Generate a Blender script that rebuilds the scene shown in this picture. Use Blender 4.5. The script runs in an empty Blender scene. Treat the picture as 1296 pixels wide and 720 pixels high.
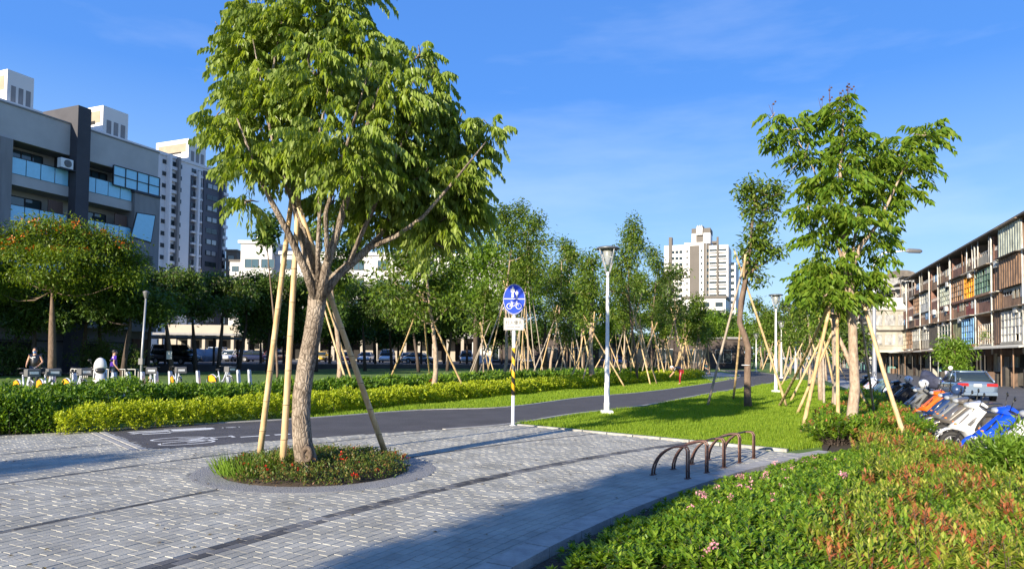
import bpy, math, random
import numpy as np
from mathutils import Vector, Matrix, Euler

# ------------------------------------------------------------------ camera, sky, sun
SC = bpy.context.scene
COL = SC.collection
F, CZ, PITCH, ROLL, PPY = 850.0, 1.6, math.radians(1.89), .012, 422.0
cam_d = bpy.data.cameras.new('camera'); cam = bpy.data.objects.new('camera', cam_d); COL.objects.link(cam)
cam_d.sensor_width = 36; cam_d.lens = F / 1296 * 36; cam_d.shift_y = 62 / 1296
cam_d.clip_start = .1; cam_d.clip_end = 6000
cam.matrix_world = Matrix.Translation((0, 0, CZ)) @ Matrix.Rotation(math.pi / 2 + PITCH, 4, 'X') @ Matrix.Rotation(ROLL, 4, 'Z')
SC.camera = cam
SC.view_settings.view_transform = 'Standard'; SC.view_settings.look = 'None'
SC.view_settings.exposure = 1.1; SC.view_settings.gamma = 1
SUN_AZ, SUN_EL = math.radians(33.5), math.radians(17)      # azimuth in which shadows fall, height of the sun
SKYK = 1.15
W = bpy.data.worlds.new('World'); SC.world = W; W.use_nodes = True
nt = W.node_tree; nt.nodes.clear()
sky = nt.nodes.new('ShaderNodeTexSky'); sky.sky_type = 'NISHITA'; sky.sun_disc = False
sky.sun_elevation = SUN_EL; sky.sun_rotation = math.pi + SUN_AZ
sky.altitude = 0; sky.air_density = 1.0; sky.dust_density = .2; sky.ozone_density = 3.0
hs = nt.nodes.new('ShaderNodeHueSaturation'); hs.inputs['Saturation'].default_value = 1.3; hs.inputs['Value'].default_value = 1.0
tc = nt.nodes.new('ShaderNodeTexCoord')
mp = nt.nodes.new('ShaderNodeMapping'); mp.inputs['Scale'].default_value = (1.2, 2.2, 6)
mp.inputs['Rotation'].default_value = (0, .25, .4)
ns = nt.nodes.new('ShaderNodeTexNoise'); ns.inputs['Scale'].default_value = 1.6; ns.inputs['Detail'].default_value = 6; ns.inputs['Roughness'].default_value = .55
cr = nt.nodes.new('ShaderNodeValToRGB'); cr.color_ramp.elements[0].position = .5; cr.color_ramp.elements[1].position = .85
cr.color_ramp.elements[0].color = (0, 0, 0, 1); cr.color_ramp.elements[1].color = (.22, .22, .22, 1)
mx = nt.nodes.new('ShaderNodeMix'); mx.data_type = 'RGBA'; mx.inputs['B'].default_value = (5.4, 5.9, 6.6, 1)
bg = nt.nodes.new('ShaderNodeBackground'); bg.inputs['Strength'].default_value = .1
wo = nt.nodes.new('ShaderNodeOutputWorld')
L = nt.links.new
L(sky.outputs[0], hs.inputs['Color'])
# clear deep blue overhead, paling to the horizon all the way round
sep = nt.nodes.new('ShaderNodeSeparateXYZ'); L(tc.outputs['Generated'], sep.inputs[0])
gr = nt.nodes.new('ShaderNodeValToRGB'); ge = gr.color_ramp.elements
SKY = [(.0, (3.1, 3.8, 4.5)), (.06, (2.4, 3.4, 4.6)), (.17, (1.5, 2.65, 4.5)), (.36, (.5, 1.45, 4.0)), (.6, (.4, 1.15, 3.4)), (1., (.5, 1.1, 2.8))]
while len(ge) < len(SKY): ge.new(.5)
for i_, (p_, c_) in enumerate(SKY): ge[i_].position = p_; ge[i_].color = (*[q * SKYK for q in c_], 1)
L(sep.outputs[2], gr.inputs[0])
m2 = nt.nodes.new('ShaderNodeMix'); m2.data_type = 'RGBA'; m2.inputs['Factor'].default_value = .88
L(hs.outputs[0], m2.inputs['A']); L(gr.outputs[0], m2.inputs['B']); L(m2.outputs['Result'], mx.inputs['A'])
L(tc.outputs['Generated'], mp.inputs[0]); L(mp.outputs[0], ns.inputs[0]); L(ns.outputs[0], cr.inputs[0]); L(cr.outputs[0], mx.inputs['Factor'])
L(mx.outputs['Result'], bg.inputs[0]); L(bg.outputs[0], wo.inputs[0])
sun_d = bpy.data.lights.new('sun', 'SUN'); sun = bpy.data.objects.new('sun', sun_d); COL.objects.link(sun)
sun_d.energy = 5.0; sun_d.angle = math.radians(.53); sun_d.color = (1, .88, .70)
sdir = Vector((math.sin(SUN_AZ) * math.cos(SUN_EL), math.cos(SUN_AZ) * math.cos(SUN_EL), -math.sin(SUN_EL)))
sun.rotation_euler = sdir.to_track_quat('-Z', 'Y').to_euler(); sun.location = (0, 0, 60)

# ------------------------------------------------------------------ surveying: where a sight line meets the ground or a depth
def ray(px, py):
    x = (px - 648) / F; y = -(py - PPY) / F
    c, s = math.cos(ROLL), math.sin(ROLL)
    x, y = c * x - s * y, s * x + c * y
    a = math.pi / 2 + PITCH
    return np.array([x, y * math.cos(a) + math.sin(a), y * math.sin(a) - math.cos(a)])
def G(px, py, z=0.):
    d = ray(px, py); return np.array([0, 0, CZ]) + d * ((z - CZ) / d[2])
def P(px, py, Y):
    d = ray(px, py); return np.array([0, 0, CZ]) + d * (Y / d[1])
def V(px, py, O, az):
    d = ray(px, py); u = np.array([math.sin(az), math.cos(az)]); n = np.array([u[1], -u[0]])
    t = (O[0] * n[0] + O[1] * n[1]) / (d[0] * n[0] + d[1] * n[1]); p = d[:2] * t
    return float((p - np.array(O[:2])) @ u), float(CZ + d[2] * t)
R = random.Random(7); NR = np.random.default_rng(11)
ORD = ['first', 'second', 'third', 'fourth', 'fifth', 'sixth', 'seventh', 'eighth', 'ninth', 'tenth', 'eleventh', 'twelfth', 'thirteenth', 'fourteenth', 'fifteenth', 'sixteenth', 'seventeenth', 'eighteenth', 'nineteenth', 'twentieth', 'twenty-first', 'twenty-second', 'twenty-third', 'twenty-fourth', 'twenty-fifth', 'twenty-sixth', 'twenty-seventh', 'twenty-eighth', 'twenty-ninth', 'thirtieth']

# ------------------------------------------------------------------ object helpers
def tag(o, label=None, cat=None, group=None, kind=None):
    if label: o['label'] = label
    if cat: o['category'] = cat
    if group: o['group'] = group
    if kind: o['kind'] = kind
    return o
def thing(name, label, cat, loc=(0, 0, 0), rz=0., group=None, scale=1.):
    o = bpy.data.objects.new(name, None); COL.objects.link(o); o.empty_display_size = .2
    o.location = [float(v) for v in loc]; o.rotation_euler = (0, 0, rz); o.scale = (scale,) * 3
    return tag(o, label, cat, group)
def link(name, me, mat=None, parent=None, loc=None, rz=None, scale=None):
    o = bpy.data.objects.new(name, me); COL.objects.link(o)
    if mat is not None and len(me.materials) == 0: me.materials.append(mat)
    if parent is not None: o.parent = parent
    if loc is not None: o.location = [float(v) for v in loc]
    if rz is not None: o.rotation_euler = (0, 0, rz)
    if scale is not None: o.scale = scale
    return o
def copy_tree(o, parent=None):
    c = o.copy(); COL.objects.link(c); c.parent = parent
    for ch in [x for x in o.children]: copy_tree(ch, c)
    return c
def np_mesh(name, verts, faces, smooth=False):
    me = bpy.data.meshes.new(name)
    verts = np.asarray(verts, dtype=np.float32); faces = np.asarray(faces, dtype=np.int32)
    n, k = faces.shape
    me.vertices.add(len(verts)); me.vertices.foreach_set('co', verts.ravel())
    me.loops.add(n * k); me.loops.foreach_set('vertex_index', faces.ravel())
    me.polygons.add(n); me.polygons.foreach_set('loop_start', np.arange(0, n * k, k, dtype=np.int32))
    if smooth: me.polygons.foreach_set('use_smooth', np.ones(n, dtype=bool))
    me.update(calc_edges=True)
    return me
class MB:
    """collects simple solids into one mesh"""
    def __init__(s): s.v = []; s.f = []; s.sm = []
    def add(s, vs, fs, smooth=False):
        b = len(s.v); s.v += [tuple(float(c) for c in v) for v in vs]
        s.f += [tuple(b + i for i in f) for f in fs]; s.sm += [smooth] * len(fs); return s
    def box(s, x0, x1, y0, y1, z0, z1, M=None, ch=0.):
        if ch:
            vs = []
            for z, i in ((z0, 0), (z1 - ch, 0), (z1, ch)):
                vs += [(x0 + i, y0 + i, z), (x1 - i, y0 + i, z), (x1 - i, y1 - i, z), (x0 + i, y1 - i, z)]
            fs = [(3, 2, 1, 0), (8, 9, 10, 11)]
            for k in (0, 4):
                for i in range(4): fs.append((k + i, k + (i + 1) % 4, k + 4 + (i + 1) % 4, k + 4 + i))
        else:
            vs = [(x0, y0, z0), (x1, y0, z0), (x1, y1, z0), (x0, y1, z0), (x0, y0, z1), (x1, y0, z1), (x1, y1, z1), (x0, y1, z1)]
            fs = [(3, 2, 1, 0), (4, 5, 6, 7), (0, 1, 5, 4), (1, 2, 6, 5), (2, 3, 7, 6), (3, 0, 4, 7)]
        if M is not None: vs = [tuple(M @ Vector(v)) for v in vs]
        return s.add(vs, fs)
    def tube(s, pts, rad, n=8, smooth=True, flat=1.):
        pts = [Vector([float(c) for c in p]) for p in pts]
        if not hasattr(rad, '__len__'): rad = [rad] * len(pts)
        vs = []; up = Vector((0, 0, 1))
        t0 = (pts[1] - pts[0]).normalized()
        ref = Vector((1, 0, 0)) if abs(t0.z) > .9 else up
        for i, p in enumerate(pts):
            t = (pts[min(i + 1, len(pts) - 1)] - pts[max(i - 1, 0)]).normalized()
            a = ref - t * ref.dot(t)
            if a.length < 1e-4: a = t.orthogonal()
            a.normalize(); ref = a; b = t.cross(a)
            for k in range(n):
                an = 2 * math.pi * k / n
                vs.append(p + a * (math.cos(an) * rad[i]) + b * (math.sin(an) * rad[i] * flat))
        fs = []
        for i in range(len(pts) - 1):
            for k in range(n): fs.append((i * n + k, i * n + (k + 1) % n, (i + 1) * n + (k + 1) % n, (i + 1) * n + k))
        m = (len(pts) - 1) * n
        s.add(vs, fs, smooth)
        b = len(s.v) - len(vs)
        s.f += [tuple(b + k for k in reversed(range(n))), tuple(b + m + k for k in range(n))]; s.sm += [False, False]
        return s
    def prism(s, poly, z0, z1, M=None):
        n = len(poly); vs = [(x, y, z0) for x, y in poly] + [(x, y, z1) for x, y in poly]
        fs = [tuple(reversed(range(n))), tuple(range(n, 2 * n))] + [(i, (i + 1) % n, n + (i + 1) % n, n + i) for i in range(n)]
        if M is not None: vs = [tuple(M @ Vector(v)) for v in vs]
        return s.add(vs, fs)
    def side(s, poly, y0, y1):            # polygon in x,z pushed through y
        n = len(poly); vs = [(x, y0, z) for x, z in poly] + [(x, y1, z) for x, z in poly]
        fs = [tuple(range(n)), tuple(reversed(range(n, 2 * n)))] + [((i + 1) % n, i, n + i, n + (i + 1) % n) for i in range(n)]
        return s.add(vs, fs)
    def ball(s, c, r, nu=12, nv=8, M=None):
        if not hasattr(r, '__len__'): r = (r, r, r)
        vs = []; fs = []
        for j in range(nv + 1):
            th = math.pi * j / nv
            for i in range(nu):
                ph = 2 * math.pi * i / nu
                vs.append(Vector((r[0] * math.sin(th) * math.cos(ph), r[1] * math.sin(th) * math.sin(ph), r[2] * math.cos(th))))
        if M is not None: vs = [M @ v for v in vs]
        vs = [v + Vector([float(q) for q in c]) for v in vs]
        for j in range(nv):
            for i in range(nu): fs.append((j * nu + i, (j + 1) * nu + i, (j + 1) * nu + (i + 1) % nu, j * nu + (i + 1) % nu))
        return s.add(vs, fs, True)
    def loft(s, secs, smooth=True, cap=True):       # rings with equal vertex counts
        n = len(secs[0]); vs = [p for r in secs for p in r]; fs = []
        for i in range(len(secs) - 1):
            for k in range(n): fs.append((i * n + k, i * n + (k + 1) % n, (i + 1) * n + (k + 1) % n, (i + 1) * n + k))
        s.add(vs, fs, smooth); b = len(s.v) - len(vs)
        if cap:
            s.f += [tuple(b + k for k in reversed(range(n))), tuple(b + (len(secs) - 1) * n + k for k in range(n))]; s.sm += [False, False]
        return s
    def lathe(s, prof, n=16, c=(0, 0, 0)):
        return s.loft([[(c[0] + r * math.cos(2 * math.pi * k / n), c[1] + r * math.sin(2 * math.pi * k / n), c[2] + z) for k in range(n)] for r, z in prof])
    def ring(s, c, R0, r, axis='y', n=20, m=6):     # torus
        vs = []; fs = []
        for i in range(n):
            a = 2 * math.pi * i / n
            for j in range(m):
                b = 2 * math.pi * j / m; q = R0 + r * math.cos(b); h = r * math.sin(b)
                p = (q * math.cos(a), h, q * math.sin(a)) if axis == 'y' else (q * math.cos(a), q * math.sin(a), h)
                vs.append((c[0] + p[0], c[1] + p[1], c[2] + p[2]))
        for i in range(n):
            for j in range(m): fs.append((i * m + j, i * m + (j + 1) % m, ((i + 1) % n) * m + (j + 1) % m, ((i + 1) % n) * m + j))
        return s.add(vs, fs, True)
    def build(s, name, mat, parent=None, loc=None, rz=None, kind=None, label=None):
        me = bpy.data.meshes.new(name); me.from_pydata(s.v, [], s.f)
        me.polygons.foreach_set('use_smooth', s.sm); me.update()
        o = link(name, me, mat, parent, loc, rz)
        if kind: o['kind'] = kind
        if label: o['label'] = label
        return o
    def mesh(s, name, mat):
        me = bpy.data.meshes.new(name); me.from_pydata(s.v, [], s.f)
        me.polygons.foreach_set('use_smooth', s.sm); me.update(); me.materials.append(mat); return me

# ------------------------------------------------------------------ materials
def _mat(name):
    m = bpy.data.materials.new(name); m.use_nodes = True; t = m.node_tree; t.nodes.clear()
    out = t.nodes.new('ShaderNodeOutputMaterial'); return m, t, out
def mat(name, col, rough=.6, metal=0., var=.15, scale=6., bump=0., bscale=None, col2=None, spec=.5, coat=0., stretch=None, trans=0., alpha=1.):
    m, t, out = _mat(name); N = t.nodes.new; L = t.links.new
    b = N('ShaderNodeBsdfPrincipled'); b.inputs['Roughness'].default_value = rough; b.inputs['Metallic'].default_value = metal
    b.inputs['Specular IOR Level'].default_value = spec; b.inputs['Coat Weight'].default_value = coat
    if trans: b.inputs['Transmission Weight'].default_value = trans
    b.inputs['Alpha'].default_value = alpha
    tc = N('ShaderNodeTexCoord'); src = tc.outputs['Object']
    if stretch:
        mp = N('ShaderNodeMapping'); mp.inputs['Scale'].default_value = stretch; L(src, mp.inputs[0]); src = mp.outputs[0]
    n = N('ShaderNodeTexNoise'); n.inputs['Scale'].default_value = scale; n.inputs['Detail'].default_value = 5; n.inputs['Roughness'].default_value = .65; L(src, n.inputs[0])
    r = N('ShaderNodeValToRGB'); r.color_ramp.elements[0].position = .32; r.color_ramp.elements[1].position = .68
    c2 = col2 if col2 else [min(1, c * (1 + var)) for c in col]
    c1 = col if col2 else [c * (1 - var) for c in col]
    r.color_ramp.elements[0].color = (*c1, 1); r.color_ramp.elements[1].color = (*c2, 1)
    L(n.outputs[0], r.inputs[0]); L(r.outputs[0], b.inputs['Base Color'])
    if bump:
        n2 = N('ShaderNodeTexNoise'); n2.inputs['Scale'].default_value = bscale or scale * 8; n2.inputs['Detail'].default_value = 4; L(src, n2.inputs[0])
        bp = N('ShaderNodeBump'); bp.inputs['Strength'].default_value = bump; bp.inputs['Distance'].default_value = .02
        L(n2.outputs[0], bp.inputs['Height']); L(bp.outputs[0], b.inputs['Normal'])
    L(b.outputs[0], out.inputs[0]); return m
def leafmat(name, cols, trans=.35, rough=.45, tcol=None, spec=.35):
    """leaf colours vary leaf by leaf"""
    m, t, out = _mat(name); N = t.nodes.new; L = t.links.new
    g = N('ShaderNodeNewGeometry'); r = N('ShaderNodeValToRGB'); e = r.color_ramp.elements
    while len(e) < len(cols): e.new(.5)
    for i, c in enumerate(cols): e[i].position = i / (len(cols) - 1) if len(cols) > 1 else 0; e[i].color = (*c, 1)
    L(g.outputs['Random Per Island'], r.inputs[0])
    b = N('ShaderNodeBsdfPrincipled'); b.inputs['Roughness'].default_value = rough; b.inputs['Specular IOR Level'].default_value = spec
    L(r.outputs[0], b.inputs['Base Color'])
    tr = N('ShaderNodeBsdfTranslucent'); h = N('ShaderNodeHueSaturation'); h.inputs['Hue'].default_value = .485; h.inputs['Saturation'].default_value = 1.15; h.inputs['Value'].default_value = 1.5
    L(r.outputs[0], h.inputs['Color']); L(h.outputs[0], tr.inputs[0])
    mx = N('ShaderNodeMixShader'); mx.inputs[0].default_value = trans; L(b.outputs[0], mx.inputs[1]); L(tr.outputs[0], mx.inputs[2]); L(mx.outputs[0], out.inputs[0])
    return m
def islandmat(name, cols, rough=.8, bump=.3, bscale=60, obj=False, scale=2., var=.25):
    """stones, pavers: colour per piece, with grain and larger stains"""
    m, t, out = _mat(name); N = t.nodes.new; L = t.links.new
    if obj: src = N('ShaderNodeObjectInfo').outputs['Random']
    else: src = N('ShaderNodeNewGeometry').outputs['Random Per Island']
    r = N('ShaderNodeValToRGB'); e = r.color_ramp.elements
    while len(e) < len(cols): e.new(.5)
    for i, c in enumerate(cols): e[i].position = i / (len(cols) - 1); e[i].color = (*c, 1)
    L(src, r.inputs[0])
    gp = N('ShaderNodeNewGeometry')
    n = N('ShaderNodeTexNoise'); n.inputs['Scale'].default_value = scale; n.inputs['Detail'].default_value = 6; L(gp.outputs['Position'], n.inputs[0])
    mr = N('ShaderNodeMapRange'); mr.inputs[1].default_value = .3; mr.inputs[2].default_value = .7; mr.inputs[3].default_value = 1 - var; mr.inputs[4].default_value = 1 + var; L(n.outputs[0], mr.inputs[0])
    mul = N('ShaderNodeMix'); mul.data_type = 'RGBA'; mul.blend_type = 'MULTIPLY'; mul.inputs['Factor'].default_value = 1
    L(r.outputs[0], mul.inputs['A']); L(mr.outputs[0], mul.inputs['B'])
    b = N('ShaderNodeBsdfPrincipled'); b.inputs['Roughness'].default_value = rough; b.inputs['Specular IOR Level'].default_value = .3
    L(mul.outputs['Result'], b.inputs['Base Color'])
    n2 = N('ShaderNodeTexNoise'); n2.inputs['Scale'].default_value = bscale; n2.inputs['Detail'].default_value = 3; L(gp.outputs['Position'], n2.inputs[0])
    bp = N('ShaderNodeBump'); bp.inputs['Strength'].default_value = bump; bp.inputs['Distance'].default_value = .01
    L(n2.outputs[0], bp.inputs['Height']); L(bp.outputs[0], b.inputs['Normal']); L(b.outputs[0], out.inputs[0]); return m

K = {}
K['asphalt'] = mat('asphalt_path', (.072, .068, .072), .85, var=.22, scale=1.2, bump=.5, bscale=160)
K['road'] = mat('road_asphalt', (.09, .09, .095), .85, var=.2, scale=.5, bump=.3, bscale=90)
K['concrete'] = mat('kerb_concrete', (.34, .33, .31), .85, var=.25, scale=5, bump=.4, bscale=60)
K['pale_pave'] = mat('pale_pavement', (.3, .3, .3), .8, var=.12, scale=2, bump=.2)
K['joint'] = mat('paver_bedding', (.13, .13, .125), .95, var=.3, scale=9, bump=.5)
K['soil'] = mat('soil', (.045, .032, .022), .95, var=.4, scale=5, bump=.8, bscale=40)
K['turf'] = mat('turf', (.06, .12, .014), .95, col2=(.13, .22, .025), scale=1.3, bump=.8, bscale=45)
K['earth'] = mat('far_ground', (.07, .09, .035), .95, var=.3, scale=.05)
K['aggregate'] = mat('exposed_aggregate', (.12, .12, .125), .8, col2=(.36, .36, .36), scale=55, bump=.8, bscale=70)
K['paint'] = mat('road_paint', (.75, .75, .73), .7, var=.15, scale=20)
K['white'] = mat('white_paint', (.78, .78, .76), .45, var=.05, scale=3)
K['white_metal'] = mat('white_metal', (.74, .74, .73), .35, var=.06, scale=4, bump=.03)
K['grey_metal'] = mat('grey_metal', (.3, .31, .33), .4, metal=.3, var=.1, scale=4)
K['dark_metal'] = mat('dark_metal', (.03, .03, .035), .4, metal=.3, var=.2, scale=6)
K['chrome'] = mat('chrome', (.75, .75, .75), .15, metal=1., var=.05)
K['rack'] = mat('rusty_rack_steel', (.11, .055, .042), .45, metal=.35, col2=(.16, .09, .07), scale=12, bump=.15)
K['rubber'] = mat('tyre_rubber', (.02, .02, .021), .75, var=.3, scale=14, bump=.2)
K['black'] = mat('black_plastic', (.02, .02, .022), .35, var=.2)
K['grey_plastic'] = mat('grey_plastic', (.12, .12, .125), .5, var=.15)
K['seat'] = mat('seat_vinyl', (.018, .018, .02), .55, var=.2, bump=.1)
K['glass'] = mat('dark_glass', (.02, .03, .035), .06, var=.1, spec=.8)
K['glass_blue'] = mat('window_glass', (.05, .09, .11), .05, var=.1, spec=1.)
K['lens'] = mat('clear_lens', (.3, .32, .34), .12, var=.05, spec=.8, coat=.5)
K['red_lens'] = mat('red_lens', (.35, .012, .012), .2, var=.1, coat=.6)
K['amber'] = mat('amber_lens', (.7, .2, .02), .25, var=.1, coat=.5)
K['bamboo'] = mat('bamboo', (.42, .27, .12), .6, col2=(.62, .47, .27), scale=5, stretch=(3, 3, .5), bump=.15, bscale=40)
K['bamboo_grey'] = mat('weathered_bamboo', (.23, .19, .15), .75, col2=(.4, .34, .27), scale=5, stretch=(3, 3, .5), bump=.2, bscale=40)
K['bamboo_node'] = mat('bamboo_node', (.17, .11, .06), .8, var=.3)
K['rope'] = mat('rope', (.03, .03, .03), .9, var=.3)
K['dark_bark'] = mat('dark_bark', (.045, .032, .025), .9, col2=(.1, .075, .06), scale=6, stretch=(2, 2, .5), bump=.9, bscale=18)
K['pale_bark'] = mat('pale_bark', (.2, .14, .095), .85, col2=(.46, .36, .27), scale=9, stretch=(1.5, 1.5, .7), bump=.6, bscale=25)
K['brown_bark'] = mat('brown_bark', (.1, .065, .045), .85, col2=(.2, .14, .1), scale=8, stretch=(1.5, 1.5, .5), bump=.8, bscale=20)
K['skin'] = mat('skin', (.5, .28, .19), .5, var=.08, spec=.4)
K['hair'] = mat('hair', (.015, .012, .01), .6, var=.3, scale=40)
def bark_main():
    m, t, out = _mat('ridged_bark'); N = t.nodes.new; L = t.links.new
    tc = N('ShaderNodeTexCoord'); mp = N('ShaderNodeMapping'); mp.inputs['Scale'].default_value = (1, 1, .42); L(tc.outputs['Object'], mp.inputs[0])
    n0 = N('ShaderNodeTexNoise'); n0.inputs['Scale'].default_value = 9; L(mp.outputs[0], n0.inputs[0])
    mixv = N('ShaderNodeMix'); mixv.data_type = 'RGBA'; mixv.inputs['Factor'].default_value = .12; L(mp.outputs[0], mixv.inputs['A']); L(n0.outputs['Color'], mixv.inputs['B'])
    v = N('ShaderNodeTexVoronoi'); v.feature = 'DISTANCE_TO_EDGE'; v.inputs['Scale'].default_value = 26; L(mixv.outputs['Result'], v.inputs[0])
    n = N('ShaderNodeTexNoise'); n.inputs['Scale'].default_value = 4; n.inputs['Detail'].default_value = 8; L(tc.outputs['Object'], n.inputs[0])
    r = N('ShaderNodeValToRGB'); r.color_ramp.elements[0].position = .3; r.color_ramp.elements[1].position = .7
    r.color_ramp.elements[0].color = (.15, .115, .085, 1); r.color_ramp.elements[1].color = (.37, .31, .245, 1); L(n.outputs[0], r.inputs[0])
    r2 = N('ShaderNodeValToRGB'); r2.color_ramp.elements[1].position = .12; r2.color_ramp.elements[0].color = (.3, .28, .26, 1); r2.color_ramp.elements[1].color = (1, 1, 1, 1); L(v.outputs[0], r2.inputs[0])
    mul = N('ShaderNodeMix'); mul.data_type = 'RGBA'; mul.blend_type = 'MULTIPLY'; mul.inputs['Factor'].default_value = 1; L(r.outputs[0], mul.inputs['A']); L(r2.outputs[0], mul.inputs['B'])
    b = N('ShaderNodeBsdfPrincipled'); b.inputs['Roughness'].default_value = .85; b.inputs['Specular IOR Level'].default_value = .2; L(mul.outputs['Result'], b.inputs['Base Color'])
    bp = N('ShaderNodeBump'); bp.inputs['Strength'].default_value = 1; bp.inputs['Distance'].default_value = .02; L(v.outputs[0], bp.inputs['Height']); L(bp.outputs[0], b.inputs['Normal'])
    L(b.outputs[0], out.inputs[0]); return m
K['main_bark'] = bark_main()
# leaves
LM = {}
LM['main'] = leafmat('leaf_main', [(.11, .18, .025), (.2, .28, .04), (.29, .37, .08), (.15, .22, .035), (.38, .46, .14)], .45, rough=.38, spec=.5)
LM['right'] = leafmat('leaf_right', [(.07, .14, .014), (.12, .22, .02), (.18, .28, .03), (.1, .17, .018), (.24, .30, .035)], .4)
LM['dark'] = leafmat('leaf_dark', [(.04, .085, .018), (.065, .12, .022), (.09, .15, .026)], .3)
LM['row'] = leafmat('leaf_row', [(.05, .10, .02), (.08, .145, .024), (.12, .185, .032), (.12, .11, .07)], .35)
LM['mid'] = leafmat('leaf_mid', [(.06, .12, .014), (.10, .17, .018), (.14, .22, .03), (.07, .12, .014), (.2, .24, .04)], .35)
LM['bright'] = leafmat('leaf_bright', [(.1, .19, .02), (.15, .26, .028), (.2, .3, .04)], .42)
LM['flame'] = leafmat('leaf_flame', [(.06, .12, .014), (.11, .18, .016), (.17, .23, .022), (.08, .14, .014)], .3)
LM['flower_orange'] = leafmat('petal_orange', [(.55, .12, .015), (.7, .2, .03)], .3)
LM['flower_pink'] = leafmat('petal_pink', [(.65, .25, .3), (.75, .42, .42), (.6, .2, .32)], .3)
LM['flower_red'] = leafmat('petal_red', [(.6, .02, .015), (.7, .05, .02)], .25)
LM['hedge_y'] = leafmat('leaf_hedge_yellow', [(.24, .33, .018), (.36, .44, .025), (.48, .52, .035), (.16, .25, .018)], .4)
LM['hedge_d'] = leafmat('leaf_hedge_dark', [(.045, .11, .014), (.08, .17, .02), (.14, .25, .025), (.2, .3, .03)], .35)
LM['shrub'] = leafmat('leaf_shrub', [(.06, .14, .014), (.11, .22, .02), (.18, .29, .026), (.28, .38, .04)], .4, rough=.35)
LM['shrub_red'] = leafmat('leaf_red_tip', [(.34, .13, .05), (.42, .12, .05), (.38, .22, .07), (.44, .17, .07), (.3, .26, .06)], .4)
LM['shrub_y'] = leafmat('leaf_shrub_yellow', [(.1, .18, .02), (.19, .28, .03), (.31, .37, .05), (.42, .4, .08)], .4)
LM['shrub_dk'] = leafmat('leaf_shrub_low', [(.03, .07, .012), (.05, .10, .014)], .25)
LM['grass'] = leafmat('grass_blades', [(.15, .26, .018), (.22, .34, .025), (.3, .4, .035), (.11, .2, .016)], .45, rough=.6)
LM['grass_sh'] = leafmat('grass_shade', [(.05, .12, .018), (.08, .16, .02)], .35, rough=.6)
LM['bedgreen'] = leafmat('leaf_bed', [(.04, .08, .012), (.08, .13, .018), (.13, .16, .03), (.2, .1, .04)], .25)
print('MATERIALS OK')
# ------------------------------------------------------------------ foliage
def unit(a): return a / np.maximum(1e-9, np.linalg.norm(a, axis=-1, keepdims=True))
def rdir(n): return unit(NR.normal(size=(n, 3)))
def leafquads(B, D, N, Ln, Wd, fold=.18):
    """n folded leaves: base, two shoulders, tip"""
    n = len(B); D = unit(D); S = unit(np.cross(D, N)); N2 = np.cross(S, D)
    Ln = np.broadcast_to(np.asarray(Ln, float), (n,))[:, None]; Wd = np.broadcast_to(np.asarray(Wd, float), (n,))[:, None]
    m = B + D * Ln * .42
    v = np.stack([B, m + S * Wd * .5 + N2 * Wd * fold, B + D * Ln - N2 * Ln * .06, m - S * Wd * .5 + N2 * Wd * fold], 1).reshape(-1, 3)
    i = np.arange(n)[:, None] * 4
    f = np.concatenate([i + [0, 1, 2], i + [0, 2, 3]], 1).reshape(-1, 3)
    return v, f
def merge(parts):
    V_ = []; F_ = []; o = 0
    for v, f in parts:
        V_.append(v); F_.append(f + o); o += len(v)
    return np.concatenate(V_), np.concatenate(F_)
def fronds(C, D, flen, pairs, ll, lw, hang=1.2, sag=.35):
    out = []; D = unit(D); n = len(C); up = np.array([0, 0, 1.])
    S = unit(np.cross(D, up) + 1e-4); fl = flen * NR.uniform(.7, 1.25, n)[:, None]
    for j in range(pairs):
        t = (j + .6) / pairs
        pos = C + D * fl * t + np.array([0, 0, -1.]) * fl * sag * t * t
        for sg in (-1, 1):
            d = unit(S * sg * .75 + np.array([0, 0, -hang]) + D * .45 + NR.normal(size=(n, 3)) * .22)
            nn = unit(np.cross(d, D) * sg + NR.normal(size=(n, 3)) * .25)
            out.append(leafquads(pos, d, nn, ll * NR.uniform(.7, 1.2, n) * (1.1 - .35 * abs(t - .5)), lw * NR.uniform(.8, 1.2, n)))
    return merge(out)
def clusters(C, O, k, ll, lw, spread=.12, droop=.4):
    n = len(C) * k; B = np.repeat(C, k, 0) + NR.normal(size=(n, 3)) * spread
    D = unit(np.repeat(O, k, 0) * .5 + rdir(n) + np.array([0, 0, -droop]))
    N = unit(np.array([0, 0, 1.]) + rdir(n) * .7)
    return leafquads(B, D, N, ll * NR.uniform(.65, 1.3, n), lw * NR.uniform(.7, 1.25, n))
def blob_pts(blobs, dens=1.):
    C = []; O = []
    for c, r, n in blobs:
        n = max(4, int(n * dens)); d = rdir(n); k = NR.uniform(0, 1, (n, 1)) ** .5
        ph = NR.uniform(0, 6, 3); lump = 1 + .22 * np.sin(d[:, :1] * 5 + ph[0]) * np.sin(d[:, 1:2] * 5 + ph[1]) + .15 * np.sin(d[:, 2:] * 7 + ph[2])
        C.append(np.asarray(c) + d * k * lump * np.asarray(r)); O.append(unit(d * np.array([1, 1, .6])))
    return np.concatenate(C), np.concatenate(O)
def curve(p0, p1, n=6, bow=.15, sag=0.):
    p0 = np.asarray(p0, float); p1 = np.asarray(p1, float); L_ = np.linalg.norm(p1 - p0)
    off = NR.normal(size=3) * bow * L_ * .5; off2 = NR.normal(size=3) * bow * L_ * .2
    return [p0 + (p1 - p0) * t + off * math.sin(math.pi * t) + off2 * math.sin(2 * math.pi * t) - np.array([0, 0, sag * L_]) * math.sin(math.pi * t) for t in np.linspace(0, 1, n)]
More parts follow.
